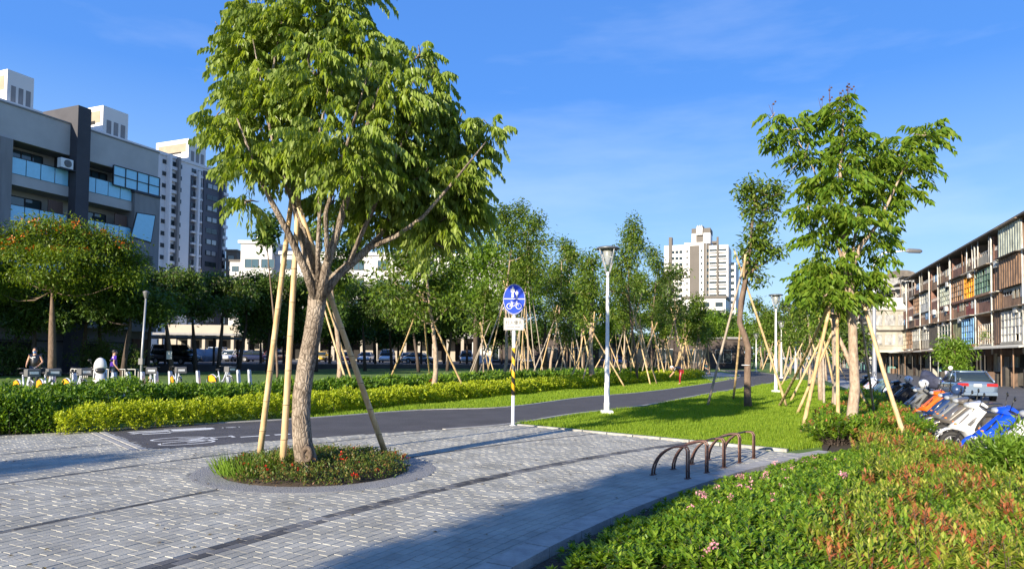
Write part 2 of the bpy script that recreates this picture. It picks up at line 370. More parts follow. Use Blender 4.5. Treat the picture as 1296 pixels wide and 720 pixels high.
def make_tree(name, label, base, trunk, limbs, blobs, leaf, lm, bark, group=None, style='cluster', dens=1., k=7, ll=.14, lw=.06, spread=.15, twigs=4, sides=8, cat='tree', extra=None, autolimb=True, kinked=False):
    base = np.asarray(base, float); t = thing(name, label, cat, base, group=group)
    m = MB(); pts = [np.asarray(p[:3]) - base for p in trunk]; rr = [p[3] for p in trunk]
    pts[0] = pts[0] - np.array([0, 0, .12])
    m.tube(pts, rr, sides + 4)
    for lb in limbs: m.tube([np.asarray(p[:3]) - base for p in lb], [p[3] for p in lb], sides)
    if autolimb:
        tp = [p for p in pts]
        for c, r, n in blobs:
            c = np.asarray(c) - base; best = None
            for q, w in zip(tp[1:], rr[1:]):
                if q[2] < c[2] - .1 and (best is None or q[2] > best[0][2] - .0): best = (q, w)
            if best is None: best = (tp[-1], rr[-1])
            cand = [(q, w) for q, w in zip(tp[len(tp) // 2:], rr[len(tp) // 2:])]
            q, w = min(cand, key=lambda z: np.linalg.norm(z[0] - c) + (3 if z[0][2] > c[2] else 0))
            cv = curve(q, c, 6, .12, .05); r0 = min(w * .7, .02 + .02 * np.linalg.norm(c - q)); m.tube(cv, list(np.linspace(r0, .012, 6)), 6)
    for c, r, n in blobs:
        c = np.asarray(c) - base
        for _ in range(twigs):
            e = c + NR.normal(size=3) * np.asarray(r) * .55; m.tube(curve(c, e, 4, .15), [.014, .011, .008, .004], 4)
    m.build('trunk', bark, t)
    C, O = blob_pts(blobs, dens)
    if style == 'frond':
        D = unit(O * np.array([1, 1, .3]) + rdir(len(C)) * .5 + np.array([0, 0, .1])); v, f = fronds(C, D, leaf[0], leaf[1], ll, lw, leaf[2], leaf[3])
    elif style == 'palmate':
        v, f = clusters(C, O, k, ll, lw, .02, leaf[0])
    else: v, f = clusters(C, O, k, ll, lw, spread)
    me = np_mesh('crown', v - base, f); link('crown', me, lm, t)
    if extra: extra(t, C, O, base)
    return t

def inside(poly, x, y):
    poly = np.asarray(poly); c = np.zeros(len(x), bool); n = len(poly)
    for i in range(n):
        x0, y0 = poly[i][:2]; x1, y1 = poly[(i + 1) % n][:2]
        if y0 == y1: continue
        h = ((y0 > y) != (y1 > y)) & (x < (x1 - x0) * (y - y0) / (y1 - y0) + x0); c ^= h
    return c
def scatter(poly, n, weight=None):
    poly = np.asarray(poly)[:, :2]; lo = poly.min(0); hi = poly.max(0); X = []; Y = []; got = 0
    while got < n:
        x = NR.uniform(lo[0], hi[0], n * 3); y = NR.uniform(lo[1], hi[1], n * 3); k = inside(poly, x, y)
        if weight is not None: k &= NR.uniform(0, 1, len(x)) < weight(x, y)
        X.append(x[k]); Y.append(y[k]); got += k.sum()
    return np.concatenate(X)[:n], np.concatenate(Y)[:n]
def vnoise(x, y, s, seed=0):
    r = np.random.default_rng(seed); o = 0
    for i in range(6):
        a, b, p = r.uniform(-1, 1), r.uniform(-1, 1), r.uniform(0, 6); q = math.hypot(a, b) + .1; o = o + np.sin((a / q * x + b / q * y) * s * (1 + .5 * i) + p) / (1 + .4 * i)
    return o / 2.5
def sheet(name, poly, z, m, parent=None, thick=.0, kind='structure'):
    b = MB()
    poly = [(float(p[0]), float(p[1])) for p in poly]
    a = sum(poly[i][0] * poly[(i + 1) % len(poly)][1] - poly[(i + 1) % len(poly)][0] * poly[i][1] for i in range(len(poly)))
    if a < 0: poly = poly[::-1]
    if thick: b.prism(poly, z - thick, z)
    else: b.add([(x, y, z) for x, y in poly], [tuple(range(len(poly)))])
    return b.build(name, m, parent, kind=kind)
def offset_line(pts, d):
    """points moved sideways by d (to the right of travel)"""
    out = []
    for i, p in enumerate(pts):
        a = np.asarray(pts[max(0, i - 1)][:2]); b = np.asarray(pts[min(len(pts) - 1, i + 1)][:2]); t = (b - a) / np.linalg.norm(b - a)
        out.append(np.array([p[0] + t[1] * d, p[1] - t[0] * d]))
    return out
def strip(mb, pts, w, z0, z1, off=0.):
    a = offset_line(pts, off - w / 2); b = offset_line(pts, off + w / 2)
    for i in range(len(pts) - 1):
        q = [a[i], b[i], b[i + 1], a[i + 1]]
        mb.prism([(float(p[0]), float(p[1])) for p in q], z0, z1)
    return mb
def smooth_line(pts, n=6):
    pts = [np.asarray(p[:2], float) for p in pts]; out = []
    for i in range(len(pts) - 1):
        p0 = pts[max(0, i - 1)]; p1 = pts[i]; p2 = pts[i + 1]; p3 = pts[min(len(pts) - 1, i + 2)]
        for t in np.linspace(0, 1, n, endpoint=False):
            out.append(.5 * ((2 * p1) + (p2 - p0) * t + (2 * p0 - 5 * p1 + 4 * p2 - p3) * t * t + (3 * p1 - p0 - 3 * p2 + p3) * t ** 3))
    out.append(pts[-1]); return out

# ------------------------------------------------------------------ ground, street, lawns, path
CX, CY = 19.23, -5.81                       # centre of the arcs the plaza is laid in
def arc(r, a): return (CX - r * math.cos(a), CY + r * math.sin(a))
sheet('ground', [(-2500, -400), (2500, -400), (2500, 3500), (-2500, 3500)], -.46, K['earth'])
street_edge = [(-6.2, -16), (8.0, 12.6), (12.3, 22.2), (17.0, 32.7), (40.5, 95), (77, 190), (190, 480)]
bl = [(41.3 + t * math.sin(math.radians(20.7)), 54 + t * math.cos(math.radians(20.7))) for t in (-90, 0, 150, 420)]
sheet('street', street_edge + bl[::-1], -.30, K['road'])
near = [G(*p) for p in [(190, 568), (250, 565), (350, 557), (467, 549), (560, 543), (645, 536), (720, 524), (820, 512), (894, 498), (991, 481.5), (999, 477), (968, 472), (937, 468)]]
far = [G(*p) for p in [(133, 544), (250, 537), (397, 529), (534, 519), (645, 515), (740, 503), (820, 496), (880, 488), (917, 482), (936, 477.5), (934, 473), (912, 468)]]
nearS = smooth_line(near); farS = smooth_line(far)
left_edge = [(-40, -20), (-40, 20), (-33, 38), (-22, 64), (0, 118), (60, 260), (165, 520)]
sheet('lawn', left_edge + street_edge[::-1], -.035, K['turf'])
sheet('path', list(nearS) + list(farS)[::-1], .0, K['asphalt'], thick=.03)
mb = MB(); strip(mb, nearS[24:], .12, -.05, .018, .06); strip(mb, farS, .12, -.05, .018, -.06); mb.build('path_kerb', K['concrete'], kind='structure')
# grey forecourt where the path bends
loop = [G(*p) for p in [(888, 477), (900, 482), (917, 481), (934, 477), (932, 474), (912, 471), (890, 471)]]
sheet('rest_area_paving', loop, .006, K['pale_pave'])
# plaza
bedC = (-2.65, 9.33)
left_line = [G(133, 545.5), G(190, 569)]
plaza = [arc(22.28, a) for a in np.linspace(math.radians(5), math.radians(50.3), 24)] + [(.12, 15.6)] + [tuple(p[:2]) for p in near[:6][::-1]] + [tuple(G(133, 545.5)[:2]), (-9.6, 12.8), (-14, 9.5), (-19, 5.5), (-19, -4)]
plaza_o = sheet('paved_plaza', plaza, -.0065, K['joint'])
STR = [24.44, 26.5, 28.85, 31.5, 34.1]
def pav_box(mb, r, a0, a1, h, wr):
    c = .003; p = []
    for rr, aa, z in ((r, a0, h - .006), (r + wr, a0, h - .006), (r + wr, a1, h - .006), (r, a1, h - .006)): p.append((rr, aa, z))
    da = c / r
    top = [(r + c * .6, a0 + da, h), (r + wr - c * .6, a0 + da, h), (r + wr - c * .6, a1 - da, h), (r + c * .6, a1 - da, h)]
    vs = [(*arc(q[0], q[1]), z) for q in p for z in [-.02]] + [(*arc(q[0], q[1]), q[2]) for q in p] + [(*arc(q[0], q[1]), q[2]) for q in top]
    fs = [(8, 9, 10, 11)] + [(k + i, k + (i + 1) % 4, k + 4 + (i + 1) % 4, k + 4 + i) for k in (0, 4) for i in range(4)]
    mb.add(vs, fs)
pv = []; r = 22.30; off = 0.; row = 0; PITCHL = .158; PITCHR = .1
while r < 36.5:
    gap = min(STR, key=lambda s: abs(s - (r + .05)))
    off += R.choice([-.035, -.02, .02, .035, .045]) * .9
    a = math.radians(8) + off / r
    if abs(gap - (r + .05)) < .05 and gap != 24.44:
        r += PITCHR; row += 1; continue          # open joint strip
    while a < math.radians(80):
        a1 = a + (PITCHL - .0065) / r
        pv.append((r, a, a1)); a += PITCHL / r
    r += PITCHR; row += 1
arr = np.array(pv); mid = np.stack([CX - (arr[:, 0] + .05) * np.cos((arr[:, 1] + arr[:, 2]) / 2), CY + (arr[:, 0] + .05) * np.sin((arr[:, 1] + arr[:, 2]) / 2)], 1)
ok = inside(plaza, mid[:, 0], mid[:, 1]) & (np.hypot(mid[:, 0] - bedC[0], mid[:, 1] - bedC[1]) > 1.60) & (mid[:, 1] > 2.5)
arr = arr[ok]; mid = mid[ok]
px = mid[:, 0] / mid[:, 1] * F + 648; py = 450 + CZ * F / mid[:, 1]
vis = (px > 5) & (px < 1290) & (py < 716)
order = np.argsort(np.where(vis, mid[:, 1], 1e6))
pc = [(.325, .318, .282), (.34, .334, .295), (.365, .357, .316), (.333, .326, .29), (.35, .342, .305)]
pm_s = islandmat('paver_concrete', pc); pm_o = islandmat('paver_concrete_single', pc, obj=True)
pd_m = islandmat('paver_dark', [(.05, .05, .052), (.11, .11, .112), (.2, .2, .2)]); pd_o = islandmat('paver_dark_single', [(.05, .05, .052), (.11, .11, .112), (.2, .2, .2)], obj=True)
big = MB(); bigd = MB()
for rank, i in enumerate(order):
    r, a0, a1 = arr[i]; dark = abs(r + .05 - 24.44) < .1; h = R.uniform(-.0018, .0018) + .0
    if rank < 300:
        m = MB(); pav_box(m, r, a0, a1, h, .094); m.build('paver', pd_o if dark else pm_o, plaza_o)
    else: pav_box(bigd if dark else big, r, a0, a1, h, .094)
big.build('paver', pm_s, plaza_o, kind='stuff'); bigd.build('dark_paver', pd_m, plaza_o, kind='stuff')
# stained joint strips
m = MB()
for s in STR[1:]:
    pts = [arc(s, a) for a in np.linspace(math.radians(8), math.radians(75), 260)]
    for i in range(len(pts) - 1):
        c = ((pts[i][0] + pts[i + 1][0]) / 2, (pts[i][1] + pts[i + 1][1]) / 2)
        if math.hypot(c[0] - bedC[0], c[1] - bedC[1]) < 1.6 or not inside(plaza, np.array([c[0]]), np.array([c[1]]))[0]: continue
        strip(m, [pts[i], pts[i + 1]], .086, -.02, -.004 + R.uniform(-.002, .002))
m.build('joint_strip', islandmat('tar_strip', [(.04, .04, .042), (.06, .06, .06), (.12, .12, .12), (.2, .2, .2)], scale=3, var=.5), plaza_o)
# end kerb of the path (double pale strip)
m = MB(); e = [G(190, 569)[:2], G(133, 545.5)[:2]]; strip(m, e, .1, -.03, .012, -.08); strip(m, e, .1, -.03, .008, -.22); m.build('path_end_kerb', K['concrete'], kind='structure')
# kerb along the shrub bed: stones laid end to end
kerb = thing('kerb', None, None, (0, 0, 0)); tag(kerb, kind='structure')
a = math.radians(6)
while a < math.radians(50):
    a2 = a + .60 / 22.1; m = MB(); q = [arc(rr, aa) for rr, aa in ((22.03, a + .0003), (22.26, a + .0003), (22.26, a2 - .0003), (22.03, a2 - .0003))]
    m.prism(q[::-1], -.2, .055 + R.uniform(-.003, .003)); m.build('kerb_stone', K['concrete'], kerb); a = a2
back = [(4.86, 11.85), (.12, 15.66)]
L_ = math.hypot(4.74, 3.81); n_ = 10
for i in range(n_):
    t0 = i / n_ + .002; t1 = (i + 1) / n_ - .002; m = MB()
    p0 = [back[0][k] + (back[1][k] - back[0][k]) * t0 for k in (0, 1)]; p1 = [back[0][k] + (back[1][k] - back[0][k]) * t1 for k in (0, 1)]
    strip(m, [p0, p1], .1, -.1, .02, .04); m.build('kerb_stone', K['concrete'], kerb)
# road edge kerb and pale parking strip on the right
m = MB(); strip(m, smooth_line(street_edge[:6], 8), .16, -.34, -.10, .0); m.build('street_kerb', K['concrete'], kind='structure')
m = MB(); pts = smooth_line(street_edge[:6], 8); a_ = offset_line(pts, .1); b_ = offset_line(pts, 2.6)
sheet('parking_strip', list(a_) + list(b_)[::-1], -.292, K['pale_pave'])
# markings on the path
def marking():
    o = G(220, 553); az = math.atan2(*(np.array(near[3][:2]) - np.array(near[0][:2]))); u = np.array([math.sin(az), math.cos(az)]); n = np.array([u[1], -u[0]])
    for nm, c0, kind in (('bicycle_marking', G(196, 560), 0), ('pedestrian_marking', G(168, 547.5), 1)):
        m = MB()
        def Q(a, b): p = c0[:2] + u * a + n * b; return (float(p[0]), float(p[1]))
        def bar(a0, b0, a1, b1, w=.055):
            d = np.array([a1 - a0, b1 - b0]); d = d / np.linalg.norm(d); s = np.array([-d[1], d[0]]) * w / 2
            m.add([(*Q(a0 - s[0], b0 - s[1]), .0045), (*Q(a0 + s[0], b0 + s[1]), .0045), (*Q(a1 + s[0], b1 + s[1]), .0045), (*Q(a1 - s[0], b1 - s[1]), .0045)], [(0, 1, 2, 3)])
        def loopm(a, b, ra, rb, w=.05):
            for i in range(20):
                t0, t1 = 2 * math.pi * i / 20, 2 * math.pi * (i + 1) / 20
                q = [(a + (ra + s) * math.cos(t), b + (rb + s) * math.sin(t)) for t, s in ((t0, 0), (t1, 0), (t1, w), (t0, w))]
                m.add([(*Q(*p), .0045) for p in q], [(0, 1, 2, 3)])
        if kind == 0:
            loopm(.45, .33, .42, .2); loopm(.45, -.33, .42, .2); bar(.45, .33, 1.0, .12); bar(1.0, .12, .95, -.2); bar(.45, -.33, 1.35, -.2); bar(1.0, .12, .5, .02); bar(.5, .02, 1.0, -.2); bar(1.35, -.32, 1.35, -.05, .07)
            bar(1.45, 0, 2.0, 0, .09); bar(2.1, 0, 2.4, 0, .13)
        else:
            bar(0, .14, .7, .06, .1); bar(0, -.14, .7, -.06, .1); bar(.65, 0, 1.5, 0, .26); bar(.6, .25, 1.4, .2, .06); bar(.6, -.25, 1.4, -.2, .06); loopm(1.85, 0, .12, .02, .07); bar(1.7, 0, 2.0, 0, .12); bar(.1, .4, .6, .4, .09)
            for s_ in (.14, -.14): bar(-.05, s_, .03, s_ + .1, .1)
        m.build(nm, K['paint'], bpy.data.objects['path'])
marking()
# ring round the tree bed
m = MB(); n_ = 64
m.loft([[(bedC[0] + rr * math.cos(2 * math.pi * k / n_), bedC[1] + rr * math.sin(2 * math.pi * k / n_), z) for k in range(n_)] for rr, z in ((1.61, -.03), (1.61, .001), (1.56, .004), (1.24, .004), (1.22, -.04))], smooth=False, cap=False)
m.build('tree_bed_ring', K['aggregate'], kind='structure')
m = MB(); m.lathe([(1.235, -.05), (1.2, .0), (.8, .05), (.01, .09)], 32, (bedC[0], bedC[1], 0)); m.build('tree_bed_soil', K['soil'], kind='structure')
# right-hand shrub bed
bed = [arc(22.0, a) for a in np.linspace(math.radians(8), math.radians(50.2), 20)] + [G(1040, 563)[:2], G(1046, 545)[:2], G(1062, 520)[:2], G(1078, 505)[:2], G(1092, 497)[:2], (17.0, 33.4), (16.85, 32.6), (12.2, 22.2), (7.9, 12.7), (-1, -6)]
sheet('bed_soil', bed, -.012, K['soil'])
# ------------------------------------------------------------------ grass
def grass(name, poly, n, h, w, m, wt=None, z=-.035, lean=.5):
    x, y = scatter(poly, n, wt); s = np.clip(np.hypot(x, y) / 18, .6, 2.6)
    B = np.stack([x, y, np.full(n, z)], 1); a = NR.uniform(0, 2 * math.pi, n)
    T = np.stack([np.cos(a) * lean, np.sin(a) * lean, np.ones(n)], 1) * (h * NR.uniform(.5, 1.3, n) * (1 + .4 * vnoise(x, y, 1.3, 3)))[:, None]
    S = np.stack([-np.sin(a), np.cos(a), np.zeros(n)], 1) * (w * s)[:, None]
    v = np.stack([B - S, B + S, B + T], 1).reshape(-1, 3); f = np.arange(3 * n).reshape(-1, 3)
    o = link(name, np_mesh(name, v, f), m); return tag(o, kind='stuff')
lawn_r = [(4.86, 11.9), (.2, 15.75)] + [tuple(p[:2]) for p in offset_line(near, .16)[5:11]] + [(17, 33.5)] + [tuple(p) for p in bed[-9:-5][::-1]] + [tuple(G(1040, 563)[:2])]
o = grass('lawn_grass_right', lawn_r, 130000, .085, .011, LM['grass'], lambda x, y: np.clip(14. / np.hypot(x, y), 0, 1) ** 2)
tag(o, 'short bright green lawn grass between the path and the shrub bed', 'grass')
fo = [np.asarray(p[:2]) for p in far]
yel = offset_line(fo, -2.2)
lawn_l = [tuple(p) for p in offset_line(fo, -.15)[2:10]] + [tuple(p) for p in offset_line(fo, -9)[3:10][::-1]] + [tuple(offset_line(fo, -.9)[2])]
o = grass('lawn_grass_left', lawn_l, 90000, .085, .012, LM['grass'], lambda x, y: np.clip(22. / np.hypot(x, y), 0, 1) ** 2)
tag(o, 'sunlit lawn grass beside the yellow-green hedge, across the path', 'grass')
# ------------------------------------------------------------------ hedges
def hedge(name, label, line, wfun, hfun, n, ll, lw, lm, extra=None):
    """a band of leafy shoots along a line of ground points; density falls off with distance"""
    line = smooth_line(line, 8); seg = np.array(line); d = np.hypot(*(seg[1:] - seg[:-1]).T); mid_ = (seg[1:] + seg[:-1]) / 2
    w = d / np.maximum(10, np.hypot(*mid_.T)) ** 1.6; w = w / w.sum(); i = NR.choice(len(d), n, p=w); t = NR.uniform(0, 1, n)
    p = seg[i] + (seg[i + 1] - seg[i]) * t[:, None]; tt = (seg[i + 1] - seg[i]) / d[i][:, None]; nrm = np.stack([tt[:, 1], -tt[:, 0]], 1)
    s = (i + t) / len(d); wd = wfun(s); hh = hfun(s)
    ang = NR.uniform(0, math.pi, n)                       # around the rounded top and sides
    u = np.cos(ang); prof = np.abs(np.sin(ang)) ** .45
    rad = NR.uniform(.72, 1.03, n)
    x = p[:, 0] + nrm[:, 0] * u * wd / 2 * rad; y = p[:, 1] + nrm[:, 1] * u * wd / 2 * rad
    hz = hh * (1 + .18 * vnoise(x, y, 2.6, 5) + .13 * vnoise(x, y, 7, 6))
    z = np.where(NR.uniform(0, 1, n) < .4, NR.uniform(.05, 1, n), rad) * prof * hz
    C = np.stack([x, y, z], 1); O = unit(np.stack([nrm[:, 0] * u, nrm[:, 1] * u, np.full(n, .8)], 1))
    k = 6; m_ = n * k; B = np.repeat(C, k, 0) + NR.normal(size=(m_, 3)) * ll * .35
    D = unit(np.repeat(O, k, 0) * .9 + rdir(m_) * .9); sc = np.repeat(np.clip(np.hypot(x, y) / 18, .8, 2.2), k)
    v, f = leafquads(B, D, unit(np.array([0, 0, 1.]) + rdir(m_) * .8), ll * sc * NR.uniform(.7, 1.3, m_), lw * sc * NR.uniform(.8, 1.2, m_))
    root = thing(name, label, 'hedge', (float(seg[0][0]), float(seg[0][1]), -.03)); b0 = np.array([seg[0][0], seg[0][1], -.03])
    link('foliage', np_mesh('foliage', v - b0, f), lm, root)
    mb = MB()
    for _ in range(260):
        q = NR.integers(n); sx, sy = x[q], y[q]; mb.tube([(sx - b0[0], sy - b0[1], -.02), (sx - b0[0] + R.uniform(-.05, .05), sy - b0[1] + R.uniform(-.05, .05), max(.1, z[q]))], [.008, .004], 4)
    mb.build('stems', K['dark_bark'], root, kind='stuff')
    if extra: extra(root, C, O, b0)
    return root
hy = [G(*p) for p in [(66, 547.5), (133, 543), (250, 534), (397, 521), (534, 508), (600, 502), (660, 496), (740, 489), (820, 482), (880, 477)]]
hedge('yellow_hedge', 'low clipped yellow-green hedge running beside the dark path', hy, lambda s: 1.0 + .9 * s, lambda s: .48 + .05 * s, 11000, .07, .036, LM['hedge_y'])
def reds(root, C, O, b0):
    k = NR.choice(len(C), 5); v, f = clusters(C[k] + np.array([0, 0, .05]), O[k], 14, .07, .045, .04, 0)
    tag(link('red_flowers', np_mesh('red_flowers', v - b0, f), LM['flower_red'], root), kind='stuff')
hd = [G(*p) for p in [(-90, 540), (0, 536), (110, 530), (250, 520), (397, 508), (534, 497), (620, 490), (720, 484), (830, 477)]]
hedge('dark_hedge', 'taller mid-green leafy hedge behind the yellow-green one, in front of the bikes', hd, lambda s: 2.6 - 1.2 * s, lambda s: np.where(s < .35, .78, .62), 13500, .1, .046, LM['hedge_d'], reds)
hd2 = [G(*p) for p in [(-60, 549), (0, 546), (60, 543)]]
hedge('corner_shrub', 'dark green shrub mass with a red flower at the left plaza corner', hd2, lambda s: 1.6 + 0 * s, lambda s: .68 + 0 * s, 4200, .08, .04, LM['hedge_d'], reds)
# ------------------------------------------------------------------ shrubs in the right bed
def plants(poly, n, wt, sep):
    """shoots gathered into separate plants"""
    cx_, cy_ = scatter(poly, n, wt); return cx_, cy_
def shoots(name, label, poly, nplants, per, sp, hfun, lm, leaves, ll, lw, up=.8, wt=None, tall=0., tip=None, tipm=None, tipfrac=.0):
    cx_, cy_ = scatter(poly, nplants, wt); ph = NR.uniform(.6, 1.25, nplants); i = np.repeat(np.arange(nplants), per); n = len(i)
    r = np.abs(NR.normal(size=n)) * sp; r = np.minimum(r, sp * 2); an = NR.uniform(0, 6.28, n); x = cx_[i] + r * np.cos(an); y = cy_[i] + r * np.sin(an)
    h = np.maximum(.05, hfun(x, y) * ph[i] * (1 - .4 * (r / (sp * 2)) ** 2) + NR.uniform(-.025, .025, n))
    lx = np.cos(an) * r / (sp * 2) * .5; ly = np.sin(an) * r / (sp * 2) * .5      # outer shoots lean out
    parts = []; tips = []; isred = (NR.uniform(0, 1, nplants) < tipfrac)[i] & (NR.uniform(0, 1, n) < .8)
    for k in range(leaves):
        t = k / (leaves - 1.); a = k * 2.4 + NR.uniform(0, 6.28, n); el = up * (.25 + .75 * t)
        f_ = 1 - (1 - t) * (.45 + tall); zz = h * f_
        B = np.stack([x + lx * zz, y + ly * zz, zz], 1)
        D = np.stack([np.cos(a) * np.cos(el) + lx, np.sin(a) * np.cos(el) + ly, np.full(n, 1.) * np.sin(el)], 1) + NR.normal(size=(n, 3)) * .15
        sc = (.75 + .5 * math.sin(math.pi * min(1, t + .15))) * NR.uniform(.7, 1.25, n)
        N = np.stack([-np.cos(a) * math.sin(el), -np.sin(a) * math.sin(el), np.full(n, math.cos(el))], 1)
        if t > .5 and tipfrac: parts.append(leafquads(B[~isred], D[~isred], N[~isred], (ll * sc)[~isred], (lw * sc)[~isred], .15)); tips.append(leafquads(B[isred], D[isred], N[isred], (ll * sc)[isred], (lw * sc)[isred], .15))
        else: parts.append(leafquads(B, D, N, ll * sc, lw * sc, .15))
    v, f = merge(parts)
    o = link(name, np_mesh(name, v, f), lm); tag(o, label, 'shrubs', kind='stuff')
    if tips: v, f = merge(tips); tag(link('red_leaf_tips', np_mesh('red_leaf_tips', v, f), tipm, o), kind='stuff')
    a = np.stack([cx_[i], cy_[i], np.full(n, -.01)], 1); b = np.stack([x + lx * h, y + ly * h, h * .95], 1)
    w = np.array([.0035, 0, 0]); sv = np.stack([a - w, a + w, b + w * .5, b - w * .5], 1).reshape(-1, 3)
    so = link('stems', np_mesh('stems', sv, np.arange(len(sv)).reshape(-1, 4)), K['dark_bark'], o); so['kind'] = 'stuff'
    return x, y, h
bedA = np.array([G(*p)[:2] for p in [(690, 722), (760, 666), (840, 632), (935, 594), (1000, 574), (1040, 562), (1050, 540), (1078, 508), (1100, 500), (1120, 515), (1108, 560), (1110, 600), (1070, 645), (1000, 760)]])
bedB = np.array([G(*p)[:2] for p in [(1088, 560), (1130, 535), (1175, 575), (1235, 590), (1296, 610), (1340, 760), (990, 760), (1060, 645), (1100, 595)]])
def hA(x, y):
    e = np.clip((21.7 - np.hypot(x - CX, y - CY)) / 1.6, 0, 1); return .11 + .25 * e + .06 * vnoise(x, y, 2.2, 8) * e
dA = lambda x, y: np.clip(7. / np.hypot(x, y), 0, 1) ** 1.1 * (np.hypot(x - CX, y - CY) < 21.72)
sx, sy, sh = shoots('green_shrubs', 'dense glossy green ground-cover shrubs with small pink flowers beside the kerb', bedA, 720, 10, .085, hA, LM['shrub'], 13, .062, .031, .9, dA)
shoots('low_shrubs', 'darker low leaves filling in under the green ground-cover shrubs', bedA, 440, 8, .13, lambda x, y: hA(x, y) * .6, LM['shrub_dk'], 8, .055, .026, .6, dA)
def hB(x, y): return .36 + .10 * vnoise(x, y, 1.9, 9)
dB = lambda x, y: np.clip(6.5 / np.hypot(x, y), 0, 1) * np.clip(.75 + 1.0 * vnoise(x, y, 2.2, 15), .12, 1)
shoots('red_tipped_shrubs', 'upright yellow-green shrubs with red and orange young tips in the lower right bed', bedB, 330, 9, .085, hB, LM['shrub_y'], 15, .07, .025, 1.05, dB, tall=.2, tipm=LM['shrub_red'], tipfrac=.48)
shoots('mixed_shrubs', 'green upright shrubs growing among the red-tipped ones', bedB, 230, 9, .09, lambda x, y: hB(x, y) * .85, LM['shrub'], 13, .065, .028, .95, lambda x, y: np.clip(6.5 / np.hypot(x, y), 0, 1), tall=.25)
bedF = np.array([G(*p)[:2] for p in [(1036, 566), (1046, 545), (1062, 520), (1078, 505), (1092, 497)]] + [(17.0, 33.2), (12.1, 22.0), (8.3, 13.6)])
shoots('far_bed_shrubs', 'mixed green shrubs around the foot of the drooping-leaf tree and beyond', bedF, 950, 8, .16, lambda x, y: .38 + .08 * vnoise(x, y, 1.7, 21), LM['shrub'], 12, .095, .045, .9, lambda x, y: np.clip(16. / np.hypot(x, y), 0, 1), tipm=LM['shrub_red'], tipfrac=.22)
# pink blossoms
k = NR.choice(len(sx), 90, replace=False); k = [i for i in k if sx[i] < 4.6][:46]
C = np.stack([sx[k], sy[k], sh[k] + .035], 1); v, f = clusters(C, np.tile([0, 0, 1.], (len(C), 1)), 22, .022, .018, .018, -.4)
o = link('pink_blossoms', np_mesh('pink_blossoms', v, f), LM['flower_pink']); tag(o, 'small pink blossoms scattered over the green ground-cover shrubs', 'flowers', kind='stuff')
# bright bush at the right edge
b0 = G(1300, 632); root = thing('bright_bush', 'bright green leafy bush at the right edge beside the scooters', 'bush', b0)
bl_ = [((0, 0, .35), (.5, .5, .36), 420), ((.3, .4, .35), (.5, .5, .38), 360), ((.1, -.6, .25), (.35, .4, .3), 260)]
C, O = blob_pts(bl_); v, f = clusters(C, O + np.array([0, 0, .5]), 8, .12, .028, .03, -.3); link('foliage', np_mesh('foliage', v, f), LM['bright'], root)
m = MB(); [m.tube([(0, 0, 0), (NR.normal() * .25, NR.normal() * .25, .5)], [.012, .005], 5) for _ in range(12)]; m.build('stems', K['brown_bark'], root)
# planting in the tree bed
x, y = [], []
a = NR.uniform(0, 6.28, 1500); rr = 1.23 * np.sqrt(NR.uniform(0, 1, 1500)); x = bedC[0] + rr * np.cos(a); y = bedC[1] + rr * np.sin(a)
hz = .05 + .13 * np.sqrt(np.clip(1 - (rr / 1.22) ** 2, 0, 1)) + .03 * vnoise(x, y, 8, 2); C = np.stack([x, y, hz], 1)
v, f = clusters(C, np.tile([0, 0, 1.], (1500, 1)), 11, .042, .018, .035, -.1); o = link('tree_bed_plants', np_mesh('tree_bed_plants', v, f), LM['bedgreen']); tag(o, 'low mixed plants filling the round bed under the big tree', 'plants', kind='stuff')
k = NR.choice(1500, 26); v, f = clusters(C[k] + np.array([0, 0, .03]), np.tile([0, 0, 1.], (26, 1)), 9, .03, .025, .015, -.2); o = link('tree_bed_flowers', np_mesh('tree_bed_flowers', v, f), LM['flower_red']); tag(o, 'tiny red flowers dotted through the round bed under the big tree', 'flowers', kind='stuff')
# grass tuft
n = 420; c = G(318, 603); a = NR.uniform(0, 6.28, n); rr = .42 * np.sqrt(NR.uniform(0, 1, n))
B = np.stack([rr * np.cos(a) * 1.1, rr * np.sin(a) * .8, np.full(n, .0)], 1); D = np.stack([np.cos(a) * .35, np.sin(a) * .35, np.ones(n)], 1) + NR.normal(size=(n, 3)) * .22
v, f = leafquads(B, D, np.stack([-np.cos(a), -np.sin(a), np.full(n, .3)], 1), NR.uniform(.15, .34, n), .011, .2); root = thing('grass_tuft', 'long-bladed green grass clump on the left of the round tree bed', 'grass clump', (c[0], c[1], .02)); link('blades', np_mesh('blades', v, f), LM['bright'], root)
print('GROUND OK')
